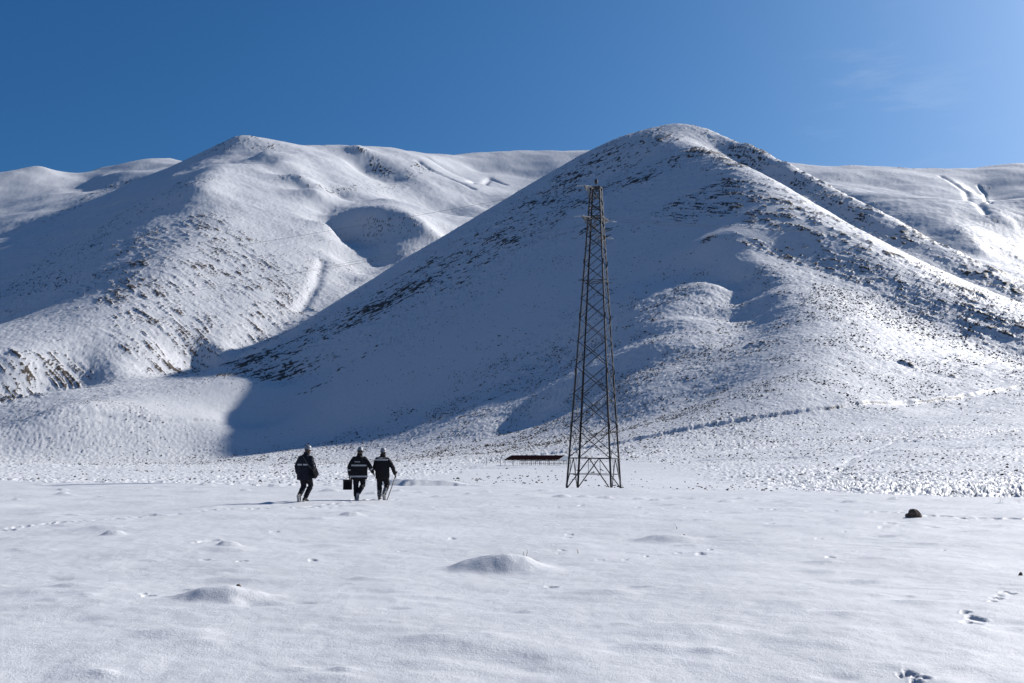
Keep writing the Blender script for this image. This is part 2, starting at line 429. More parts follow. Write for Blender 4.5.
def detail(x, y, z0):
    """rock mask, tuft mask and displacement for the country beyond the field"""
    r = np.hypot(x, y)
    mtn = sstep(250, 900, r)
    far = sstep(1500, 3000, r)
    lvl = sstep(3, 40, z0)
    dz = mtn * lvl * (5.0 * fbm(x, y, 190, 2, 11) * (0.5 + .8 * far) + 1.4 * ridged(x, y, 60, 2, 12) * (0.5 + .5 * far - .6 * sstep(3200, 4000, r)) + 0.6 * ridged(x, y, 18, 2, 13))
    dz = dz + mtn * (0.34 * ridged(x, y, 7, 2, 15) + 0.26 * fbm(x, y, 3.0, 2, 16)) * (1 + .6 * far) * (1 - .85 * sstep(2100, 3000, r))
    dz = dz + sstep(120, 300, r) * (1 - mtn) * 0.5 * fbm(x, y, 25, 3, 14)
    sm0 = np.zeros(x.shape)
    for L, w, st in SMOOTH[:1]:
        d, _, _ = seg_near(x, y, L, 2 * w)
        sm0 = np.maximum(sm0, 1 - sstep(0.6, 1.9, d / w))
    dz = dz * (1 - .72 * sm0)
    # strata
    z = z0 + dz
    wx = x + 5 * fbm(x, y, 60, 2, 31)
    s = [z - 0.55 * wx, z + 0.62 * wx, z + 1.11 * wx + 0.5 * y]
    ln = [x + 0.5 * z, x - 0.5 * z, x - 0.75 * y]
    rock = np.zeros(x.shape)
    led = np.zeros(x.shape)
    for L, w, st, k in ROCKS:
        xs = [p[0] for p in L]; ys = [p[1] for p in L]
        m = (x > min(xs) - 2 * w) & (x < max(xs) + 2 * w) & (y > min(ys) - 2 * w) & (y < max(ys) + 2 * w)
        if not m.any(): continue
        xm, ym = x[m], y[m]
        d, _, _ = seg_dist(xm, ym, L)
        reg = (1 - sstep(0.35, 1.35, d / w)) * st
        sc = 1.35 if k == 2 else 1.0
        n1 = vnoise(s[k][m] / (4.2 if k == 2 else 2.4), ln[k][m] / (42 if k == 2 else 13), 41 + k)
        n2 = vnoise(s[k][m] / (16 if k == 2 else 10), ln[k][m] / (90 if k == 2 else 40), 51 + k)
        n3 = fbm(xm, ym, 4.5, 2, 61)
        n4 = fbm(xm, ym, 80, 2, 62)
        v = n1 * 1.15 + n2 * 0.5 + n3 * 0.68 + n4 * 0.6 + reg * 1.0 - (1.20 if k == 2 else 1.11)
        rk = sstep(0.0, 0.22, v) * (reg > 0.02)
        rock[m] = np.maximum(rock[m], rk)
        led[m] = np.maximum(led[m], np.clip(n1 + n2, -0.4, 1.2) * reg)
    dz = dz + led * 2.0 + rock * 0.9
    for L, w, dp in CUTS:
        d, _, _ = seg_near(x, y, L, 4 * w)
        dz = dz - dp * np.exp(-(d / w) ** 2)
    sm = np.zeros(x.shape)
    for L, w, st in SMOOTH:
        d, _, _ = seg_near(x, y, L, 1.3 * w)
        sm = np.maximum(sm, (1 - sstep(0.5, 1.2, d / w)) * st)
    return dz, rock, 1 - sm

def tufts(x, y, amount):
    """small snowed-in tufts and shrubs; size grows with nothing but the kind of ground"""
    r = np.hypot(x, y)
    a = vnoise(x / 0.85, y / 1.0, 71); b = vnoise(x / 1.7 + 5, y / 1.7, 72); c = vnoise(x / 3.4, y / 3.6 + 9, 73)
    patch = 0.55 + 0.45 * sstep(-0.5, 0.5, fbm(x, y, 38, 2, 74))
    a0 = vnoise(x / .42 + 3, y / .9, 75); a1 = vnoise(x / .75, y / 1.3 + 4, 76)
    tiny = np.maximum(a0, 0) * .30 + np.maximum(a1 - .05, 0) * .42
    near = np.maximum(a - .08, 0) * 0.9 + np.maximum(b - .1, 0) * 0.75
    farr = np.maximum(b - .06, 0) * 1.15 + np.maximum(a, 0) * .5 + np.maximum(c - .1, 0) * (.35 + .9 * sstep(1100, 2000, r))
    k = sstep(350, 1000, r)
    k0 = sstep(150, 380, r)
    near = tiny * (1 - k0) + near * k0
    h = (near * (1 - k) + farr * k) * patch
    return h * amount * (1 - .92 * sstep(1900, 3000, r)), h

SC = {}
def build_ground():
    # radial rows and angular columns
    rows = [2.0]
    while rows[-1] < 12000:
        r = rows[-1]
        if r < 13: k = .0045
        elif r < 120: k = .0058
        elif r < 420: k = .0033
        elif r < 1850: k = .0018
        elif r < 3200: k = .0021
        elif r < 5000: k = .0030
        else: k = .02
        rows.append(r * (1 + k * RES))
    rows = np.array(rows)
    fine = np.arange(-29.5, 29.5001, 0.058 * RES)
    left = -29.5 - np.cumsum(np.linspace(.1, 8, 37)); 
    left = left[left > -180]
    right = -left[::-1]
    cols = np.concatenate([[-180.0], left[::-1], fine, right * 1.0])
    cols = np.unique(np.round(cols, 5))
    cols = cols[cols < 179.9]
    # coarse relief grid in log distance, cubic interpolation
    lr = np.log(rows)
    cg = np.linspace(math.log(60), lr[-1] + .02, 420); ca = np.concatenate([np.linspace(-184, -32, 60)[:-1], np.linspace(-32, 32, 330), np.linspace(32, 184, 60)[1:]])
    AA, RR = np.meshgrid(np.radians(ca), np.exp(cg), indexing='ij')
    G = relief(RR * np.sin(AA), RR * np.cos(AA))
    def spl(G, grid, t):            # Catmull-Rom along axis 0
        i = np.clip(np.searchsorted(grid, t) - 1, 0, len(grid) - 2)
        u = ((t - grid[i]) / (grid[i + 1] - grid[i]))[:, None]
        u = np.clip(u, 0, 1)
        p0 = G[np.clip(i - 1, 0, len(grid) - 1)]; p1 = G[i]; p2 = G[i + 1]; p3 = G[np.clip(i + 2, 0, len(grid) - 1)]
        return 0.5 * ((2 * p1) + (-p0 + p2) * u + (2 * p0 - 5 * p1 + 4 * p2 - p3) * u ** 2 + (-p0 + 3 * p1 - 3 * p2 + p3) * u ** 3)
    H = spl(spl(G, ca, cols).T.copy(), cg, np.maximum(lr, cg[0])).T       # cols x rows
    A, RRR = np.meshgrid(np.radians(cols), rows, indexing='ij')
    X = RRR * np.sin(A); Y = RRR * np.cos(A)
    rr = RRR
    Z = H.copy()
    rock = np.zeros(X.shape); tuft = np.zeros(X.shape)
    farm = rows > 60
    x = X[:, farm]; y = Y[:, farm]; z0 = H[:, farm]
    dz, rk, tm = detail(x, y, z0)
    # banks: steps falling towards the camera
    d, s, al = seg_near(x, y, BANK, 90)
    nn = fbm(x, y, 9, 2, 91)
    step = np.where(s > 0, 0.0, 1.0)
    sd = d * np.where(s > 0, 1, -1)            # + beyond the bank
    hb = 0.9 * sstep(0, 140, al) * (1 - sstep(260, 360, al)) + 0.55
    dz = dz + hb * sstep(-0.9, 0.7, sd + nn) * (1 - sstep(10, 70, sd)) - 0.3 * np.exp(-((sd + 4 + nn) / 3.0) ** 2)
    rk = np.maximum(rk, 0.75 * np.exp(-((sd + 0.2 + nn) / 0.5) ** 2) * sstep(-.35, .1, fbm(x, y, 22, 2, 92)) * sstep(60, 200, al))
    d, s, al = seg_near(x, y, BANK_LOW, 20)
    dz = dz - 0.7 * np.exp(-((d * s + nn) / 1.6) ** 2) * sstep(-.3, .2, fbm(x, y, 30, 2, 93))
    d, s, al = seg_near(x, y, TERR, 70)
    tb = d * s
    dz = dz + 1.8 * sstep(-6, 1.0, tb) * (1 - sstep(6, 60, tb)) * sstep(0, 30, al)
    d, s, al = seg_near(x, y, PATH, 15)
    dz = dz - 0.22 * np.exp(-((d + nn * .6) / 0.8) ** 2)
    dz = dz + 0.55 * sstep(216.5, 223, y) * (1 - sstep(238, 275, y)) * sstep(-12, -6, x) * (1 - sstep(16, 26, x))
    ye = edge_y(x); dd = y - ye
    # how thickly tufts stand
    am = 0.9 * tm
    clear = (1 - sstep(14, 26, np.abs(x - 4 - (y - 60) * 0.05))) * (1 - sstep(230, 300, y)) 
    am = am * (1 - 0.80 * clear) * sstep(1.5, 6, dd + 5 * fbm(x, y, 7, 2, 95))
    am = am * (1 - 0.45 * sstep(-1, 2, z0) * (1 - sstep(40, 90, z0)) * sstep(60, 200, x) * sstep(300, 380, y))
    th, hh = tufts(x, y, am)
    th = th * (1 + .35 * sstep(380, 600, y) * (1 - sstep(900, 1100, y)) * (1 - sstep(-200, -60, x)))
    rough = (1 - clear) * sstep(1.0, 4.0, dd) * (1 - sstep(60, 110, dd)) * sstep(-30, 14, x)
    clod = ridged(x * 1.0, y * .55, .8, 2, 81) * .55 + np.maximum(vnoise(x / 0.33, y / 0.6, 82), -.1) * 0.45
    big = sstep(1800, 3000, np.hypot(x, y))
    Z2 = z0 + dz + th * 1.0 * (1 + 0.6 * big) + rough * clod * 0.75
    rk = rk * (1 - rough)
    w = sstep(90, 190, RRR[:, farm])
    fld = field(X[:, rows < 200], Y[:, rows < 200])
    n = fld.shape[1]
    Zf = np.zeros(X.shape); Zf[:, :n] = fld
    k0 = int(np.argmax(farm))
    Z[:, farm] = Zf[:, farm] * (1 - w) + w * Z2 + (1 - w) * (th * 0.7 + rough * clod * 0.7)
    Z[:, ~farm] = Zf[:, ~farm]
    m30 = (rows > 30) & (rows <= 60)
    xx = X[:, m30]; yy = Y[:, m30]; d30 = yy - edge_y(xx)
    cl = (1 - sstep(14, 26, np.abs(xx - 4 - (yy - 60) * 0.05)))
    rg = (1 - cl) * sstep(1.0, 4.0, d30) * sstep(-30, 14, xx)
    Z[:, m30] += rg * (ridged(xx * 1.0, yy * .55, .8, 2, 81) * .55 + np.maximum(vnoise(xx / 0.33, yy / 0.6, 82), -.1) * 0.45) * 0.7
    tuf30, h30 = tufts(xx, yy, 0.9 * (1 - .8 * cl) * sstep(1.5, 5, d30))
    Z[:, m30] += tuf30 * 0.7
    rock[:, farm] = rk
    tuft[:, farm] = np.clip(am, 0, 1) * np.clip(hh, 0, 1.5)
    tuft[:, m30] = np.clip(tuf30, 0, 1)
    nc, nr = X.shape
    co = np.stack([X, Y, Z], -1).reshape(-1, 3)
    co = np.vstack([co, [[0, 0, 0.0]]]).astype(np.float32)
    ci = np.arange(nc)[:, None]; ri = np.arange(nr - 1)[None]
    a = (ci * nr + ri); b = (((ci + 1) % nc) * nr + ri)
    quads = np.stack([a, a + 1, b + 1, b], -1).reshape(-1, 4)
    ctr = nc * nr
    tris = np.stack([np.arange(nc) * nr, ((np.arange(nc) + 1) % nc) * nr, np.full(nc, ctr)], -1)
    me = bpy.data.meshes.new('ground')
    nq, nt = len(quads), len(tris)
    me.vertices.add(len(co)); me.vertices.foreach_set('co', co.ravel())
    me.loops.add(nq * 4 + nt * 3)
    me.loops.foreach_set('vertex_index', np.concatenate([quads.ravel(), tris.ravel()]).astype(np.int32))
    me.polygons.add(nq + nt)
    me.polygons.foreach_set('loop_start', np.concatenate([np.arange(nq) * 4, nq * 4 + np.arange(nt) * 3]).astype(np.int32))
    me.update(calc_edges=True)
    me.validate()
    me.polygons.foreach_set('use_smooth', np.ones(nq + nt, bool))
    for nm, arr in (('rock', rock), ('tuft', tuft)):
        at_ = me.attributes.new(nm, 'FLOAT', 'POINT')
        at_.data.foreach_set('value', np.append(arr.ravel(), 0).astype(np.float32))
    o = bpy.data.objects.new('snowy_ground', me); C.objects.link(o)
    o['kind'] = 'structure'
    SC['x'], SC['y'], SC['z'], SC['am'], SC['rk'], SC['nf'] = X, Y, Z, am, rk, int(np.argmax(farm))
    # sampler for placing things
    global GROUND
    def GROUND(px_, py_):
        a_ = math.degrees(math.atan2(px_, py_)); r_ = math.hypot(px_, py_)
        i = min(max(int(np.searchsorted(cols, a_)) - 1, 0), nc - 2); j = min(max(int(np.searchsorted(rows, r_)) - 1, 0), nr - 2)
        u = (a_ - cols[i]) / (cols[i + 1] - cols[i]); v = (r_ - rows[j]) / (rows[j + 1] - rows[j])
        return float((Z[i, j] * (1 - u) + Z[i + 1, j] * u) * (1 - v) + (Z[i, j + 1] * (1 - u) + Z[i + 1, j + 1] * u) * v)
    return o

# ------------------------------------------------------------------ node materials
def mat(name, col, rough=.6, metal=0.0, spec=.5, noise=None):
    m = bpy.data.materials.new(name); m.use_nodes = True
    nt = m.node_tree; b = nt.nodes['Principled BSDF']
    b.inputs['Roughness'].default_value = rough; b.inputs['Metallic'].default_value = metal
    b.inputs['Specular IOR Level'].default_value = spec
    b.inputs['Base Color'].default_value = (*col, 1)
    if noise:
        sc, amt = noise
        tc = nt.nodes.new('ShaderNodeTexCoord'); n = nt.nodes.new('ShaderNodeTexNoise'); n.inputs['Scale'].default_value = sc; n.inputs['Detail'].default_value = 4
        rp = nt.nodes.new('ShaderNodeValToRGB')
        rp.color_ramp.elements[0].position = .3; rp.color_ramp.elements[1].position = .7
        rp.color_ramp.elements[0].color = (*[max(0, c * (1 - amt)) for c in col], 1); rp.color_ramp.elements[1].color = (*[min(1, c * (1 + amt)) for c in col], 1)
        nt.links.new(tc.outputs['Object'], n.inputs['Vector']); nt.links.new(n.outputs['Fac'], rp.inputs['Fac']); nt.links.new(rp.outputs['Color'], b.inputs['Base Color'])
        bp = nt.nodes.new('ShaderNodeBump'); bp.inputs['Strength'].default_value = .3; bp.inputs['Distance'].default_value = .01
        nt.links.new(n.outputs['Fac'], bp.inputs['Height']); nt.links.new(bp.outputs['Normal'], b.inputs['Normal'])
    return m

def snow_material():
    m = bpy.data.materials.new('snow_ground'); m.use_nodes = True
    nt = m.node_tree; N = nt.nodes; Lk = nt.links; b = N['Principled BSDF']
    def nd(t, **k):
        n = N.new(t)
        for a, v in k.items(): setattr(n, a, v)
        return n
    def math_(op, a, b_=None, c=None):
        n = nd('ShaderNodeMath', operation=op)
        for i, v in enumerate((a, b_, c)):
            if v is None: continue
            if isinstance(v, (int, float)): n.inputs[i].default_value = v
            else: Lk.new(v, n.inputs[i])
        return n.outputs[0]
    def noise(sc, det=3, rough=.55, vec=None):
        n = nd('ShaderNodeTexNoise'); n.inputs['Scale'].default_value = sc; n.inputs['Detail'].default_value = det; n.inputs['Roughness'].default_value = rough
        Lk.new(vec or tc.outputs['Object'], n.inputs['Vector']); return n.outputs['Fac']
    def ramp(v, a, b_):
        n = nd('ShaderNodeMapRange', interpolation_type='SMOOTHSTEP'); n.inputs['From Min'].default_value = a; n.inputs['From Max'].default_value = b_
        Lk.new(v, n.inputs['Value']); return n.outputs['Result']
    tc = nd('ShaderNodeTexCoord')
    rk = nd('ShaderNodeAttribute', attribute_name='rock').outputs['Fac']
    tf = nd('ShaderNodeAttribute', attribute_name='tuft').outputs['Fac']
    n_big = noise(.8, 4); n_mid = noise(2.2, 4, .65)
    # rock: attribute broken up by fine noise
    r1 = ramp(math_('ADD', rk, math_('MULTIPLY', math_('SUBTRACT', n_mid, .5), 1.5)), .42, .62)
    r1 = math_('MULTIPLY', r1, ramp(rk, .02, .12))
    # dead grass poking out on top of tufts
    t1 = ramp(math_('ADD', tf, math_('MULTIPLY', math_('SUBTRACT', n_mid, .5), .9)), .50, .70)
    t1 = math_('MULTIPLY', t1, .55)
    dark = math_('MAXIMUM', r1, t1)
    # colours
    snow = nd('ShaderNodeValToRGB'); snow.color_ramp.elements[0].color = (.57, .575, .59, 1); snow.color_ramp.elements[1].color = (.635, .64, .655, 1)
    snow.color_ramp.elements[0].position = .35; snow.color_ramp.elements[1].position = .65
    Lk.new(noise(.35, 5), snow.inputs['Fac'])
    soil = nd('ShaderNodeValToRGB'); soil.color_ramp.elements[0].color = (.035, .026, .022, 1); soil.color_ramp.elements[1].color = (.13, .10, .075, 1)
    soil.color_ramp.elements[0].position = .35; soil.color_ramp.elements[1].position = .7
    Lk.new(n_big, soil.inputs['Fac'])
    mix = nd('ShaderNodeMix', data_type='RGBA'); Lk.new(dark, mix.inputs[0]); Lk.new(snow.outputs['Color'], mix.inputs[6]); Lk.new(soil.outputs['Color'], mix.inputs[7])
    Lk.new(mix.outputs[2], b.inputs['Base Color'])
    b.inputs['Roughness'].default_value = .62; b.inputs['Specular IOR Level'].default_value = .32
    # snow grain and crust
    g1 = noise(48, 4, .75); g2 = noise(4.0, 4, .6); g3 = noise(.42, 5, .72)
    bp1 = nd('ShaderNodeBump'); bp1.inputs['Strength'].default_value = .55; bp1.inputs['Distance'].default_value = .02; Lk.new(g1, bp1.inputs['Height'])
    bp2 = nd('ShaderNodeBump'); bp2.inputs['Strength'].default_value = .35; bp2.inputs['Distance'].default_value = .05; Lk.new(g2, bp2.inputs['Height']); Lk.new(bp1.outputs['Normal'], bp2.inputs['Normal'])
    # coarse crust only where the hills are
    geo = nd('ShaderNodeNewGeometry'); ln_ = nd('ShaderNodeVectorMath', operation='LENGTH'); Lk.new(geo.outputs['Position'], ln_.inputs[0])
    far_ = ramp(ln_.outputs['Value'], 90.0, 420.0)
    bp3 = nd('ShaderNodeBump'); bp3.inputs['Distance'].default_value = .9; Lk.new(math_('MULTIPLY', far_, .45), bp3.inputs['Strength']); Lk.new(g3, bp3.inputs['Height']); Lk.new(bp2.outputs['Normal'], bp3.inputs['Normal'])
    Lk.new(bp3.outputs['Normal'], b.inputs['Normal'])
    return m


def build_shrubs():
    """low dark shrubs and grass clumps poking through the snow, all over the lower slopes: nobody could count them"""
    rg = np.random.default_rng(5)
    X, Y, Z, am, k0 = SC['x'], SC['y'], SC['z'], SC['am'], SC['nf']
    n = 620000
    ang = np.radians(rg.uniform(-29, 29, n)); r = np.exp(np.concatenate([rg.uniform(math.log(66), math.log(2600), 300000), rg.uniform(math.log(480), math.log(2100), n - 300000)]))
    cols = np.degrees(np.arctan2(X[:, 0], Y[:, 0])); rows = np.hypot(X[0], Y[0])
    da = np.degrees(ang)
    i = np.clip(np.searchsorted(cols, da) - 1, 0, len(cols) - 2); j = np.clip(np.searchsorted(rows, r) - 1, k0, len(rows) - 2)
    u = np.clip((da - cols[i]) / (cols[i + 1] - cols[i]), 0, 1); v = np.clip((r - rows[j]) / (rows[j + 1] - rows[j]), 0, 1)
    bl = lambda G, o: (G[i, j - o] * (1 - u) + G[i + 1, j - o] * u) * (1 - v) + (G[i, j + 1 - o] * (1 - u) + G[i + 1, j + 1 - o] * u) * v
    x = bl(X, 0); y = bl(Y, 0); z = bl(Z, 0); a = bl(am, k0)
    dens = np.clip(fbm(x, y, 9, 2, 103) * .9 + fbm(x, y, 34, 3, 101) * 1.2 + fbm(x, y, 160, 2, 102) * .9 + .22, 0.015, 1) * a
    # thicker on the near slope to the right, thinner at the left
    dens = dens * sstep(5, 16, y - edge_y(x)) * np.where(r < 330, .45, .85) * (.35 + .65 * sstep(-250, 120, x)) * (1 - .35 * sstep(1300, 2000, r))
    keep = rg.uniform(0, 1, n) < dens * np.where(r > 420, .85, .55)
    x, y, z, r = x[keep], y[keep], z[keep], r[keep]
    m = len(x)
    s = (.07 + .26 * rg.uniform(0, 1, m) ** 2.2) * (.13 + np.clip(r / 450, 0, 1.8)) * np.where(rg.uniform(0, 1, m) < .1, 1.6, 1)
    # each clump: a jagged squat dome of 5 + 5 + 1 points
    V = []; th = rg.uniform(0, 6.28, m)
    for ring, (rr, hh) in enumerate(((1.0, -.35), (.8, .55))):
        for q in range(5):
            t = th + q * 1.2566 + ring * .6
            f = s * rr * rg.uniform(.7, 1.3, m)
            V.append(np.stack([x + np.cos(t) * f * 1.25, y + np.sin(t) * f, z + s * hh * rg.uniform(.7, 1.25, m)], -1))
    V.append(np.stack([x, y, z + s * rg.uniform(.8, 1.3, m)], -1))
    V = np.stack(V, 1).reshape(-1, 3)
    T = []
    for q in range(5):
        p = (q + 1) % 5
        T += [(q, p, 5 + q), (p, 5 + p, 5 + q), (5 + q, 5 + p, 10)]
    T = (np.array(T)[None] + np.arange(m)[:, None, None] * 11).reshape(-1, 3)
    me = bpy.data.meshes.new('low_shrubs')
    me.vertices.add(len(V)); me.vertices.foreach_set('co', V.astype(np.float32).ravel())
    me.loops.add(len(T) * 3); me.loops.foreach_set('vertex_index', T.astype(np.int32).ravel())
    me.polygons.add(len(T)); me.polygons.foreach_set('loop_start', (np.arange(len(T)) * 3).astype(np.int32))
    me.update(calc_edges=True)
    me.materials.append(mat('dry_shrub', (.075, .062, .05), .9, noise=(.6, .5)))
    o = bpy.data.objects.new('low_shrubs', me); C.objects.link(o)
    o['kind'] = 'stuff'; o['label'] = 'low dark dry shrubs dotting the snowy slopes and valley floor'; o['category'] = 'shrubs'
    print('shrubs', m)
    return o

ground = build_ground()
ground.data.materials.append(snow_material())
build_shrubs()

def setup_world():
    sc = bpy.context.scene
    cam = bpy.data.cameras.new('camera'); co = bpy.data.objects.new('camera', cam); C.objects.link(co)
    cam.sensor_width = 36; cam.lens = 36 * F / 1024; cam.clip_start = .1; cam.clip_end = 30000
    co.location = (0, 0, CAM_Z); co.rotation_euler = (math.pi / 2 + PITCH, 0, 0)
    sc.camera = co
    w = bpy.data.worlds.new('World'); sc.world = w; w.use_nodes = True
    nt = w.node_tree; bg = nt.nodes['Background']
    sky = nt.nodes.new('ShaderNodeTexSky'); sky.sky_type = 'NISHITA'; sky.sun_disc = False
    sky.sun_elevation = SUN_EL; sky.sun_rotation = SUN_AZ
    sky.altitude = SKY_ALT; sky.air_density = 1.0; sky.dust_density = SKY_DUST; sky.ozone_density = SKY_OZONE
    # deep clear mountain-air blue: per channel tone of the sky
    sp = nt.nodes.new('ShaderNodeSeparateColor'); cb = nt.nodes.new('ShaderNodeCombineColor')
    nt.links.new(sky.outputs['Color'], sp.inputs[0])
    for i, (g, k) in enumerate(((1.345, .108), (1.047, .366), (1.02, .658))):
        a = nt.nodes.new('ShaderNodeMath'); a.operation = 'POWER'; a.inputs[1].default_value = g
        m = nt.nodes.new('ShaderNodeMath'); m.operation = 'MULTIPLY'; m.inputs[1].default_value = k
        nt.links.new(sp.outputs[i], a.inputs[0]); nt.links.new(a.outputs[0], m.inputs[0]); nt.links.new(m.outputs[0], cb.inputs[i])
    # a faint wisp of high cloud
    tc = nt.nodes.new('ShaderNodeTexCoord')
    d0 = Vector(at(885, 100, 1000.0)) - Vector((0, 0, CAM_Z)); d0.normalize()
    dp = nt.nodes.new('ShaderNodeVectorMath'); dp.operation = 'DISTANCE'; dp.inputs[1].default_value = d0
    mp = nt.nodes.new('ShaderNodeMapping'); mp.inputs['Rotation'].default_value = (0, R(-22), 0); mp.inputs['Scale'].default_value = (5, 5, 26)
    no = nt.nodes.new('ShaderNodeTexNoise'); no.inputs['Scale'].default_value = 2.2; no.inputs['Detail'].default_value = 7; no.inputs['Roughness'].default_value = .6
    r1 = nt.nodes.new('ShaderNodeMapRange'); r1.interpolation_type = 'SMOOTHSTEP'; r1.inputs['From Min'].default_value = .12; r1.inputs['From Max'].default_value = .0
    r2 = nt.nodes.new('ShaderNodeMapRange'); r2.interpolation_type = 'SMOOTHSTEP'; r2.inputs['From Min'].default_value = .5; r2.inputs['From Max'].default_value = .75; r2.inputs['To Max'].default_value = .10
    ml = nt.nodes.new('ShaderNodeMath'); ml.operation = 'MULTIPLY'
    mx = nt.nodes.new('ShaderNodeMix'); mx.data_type = 'RGBA'; mx.inputs[7].default_value = (7.0, 7.6, 8.6, 1)
    nt.links.new(tc.outputs['Generated'], dp.inputs[0]); nt.links.new(dp.outputs['Value'], r1.inputs['Value'])
    nt.links.new(tc.outputs['Generated'], mp.inputs[0]); nt.links.new(mp.outputs[0], no.inputs['Vector']); nt.links.new(no.outputs['Fac'], r2.inputs['Value'])
    nt.links.new(r1.outputs[0], ml.inputs[0]); nt.links.new(r2.outputs[0], ml.inputs[1]); nt.links.new(ml.outputs[0], mx.inputs[0]); nt.links.new(cb.outputs[0], mx.inputs[6])
    nt.links.new(mx.outputs[2], bg.inputs['Color']); bg.inputs['Strength'].default_value = SKY_STR
    s = bpy.data.lights.new('sun', 'SUN'); s.energy = SUN_STR; s.angle = R(.53); s.color = (1, .965, .92)
    so = bpy.data.objects.new('sun', s); C.objects.link(so)
    so.rotation_euler = SUN.to_track_quat('Z', 'Y').to_euler()
    sc.view_settings.view_transform = 'Standard'; sc.view_settings.look = 'None'; sc.view_settings.gamma = 1
    sc.view_settings.exposure = EXPO; sc.view_settings.use_curve_mapping = False
    sc.render.engine = 'CYCLES'; sc.cycles.max_bounces = 4; sc.cycles.diffuse_bounces = 1
    sc.render.resolution_x = 1024; sc.render.resolution_y = 683
SKY_ALT, SKY_DUST, SKY_OZONE, SKY_STR, SUN_STR, EXPO = 0, 2.0, 1.0, .1, 5.0, 0.28
setup_world()

# ================================================================== things
def tag(o, label, cat, group=None):
    o['label'] = label; o['category'] = cat
    if group: o['group'] = group
    return o

def empty(name, loc, rz=0.0, label=None, cat=None, group=None):
    o = bpy.data.objects.new(name, None); C.objects.link(o)
    o.location = loc; o.rotation_euler = (0, 0, rz); o.empty_display_size = .3
    if label: tag(o, label, cat, group)
    return o

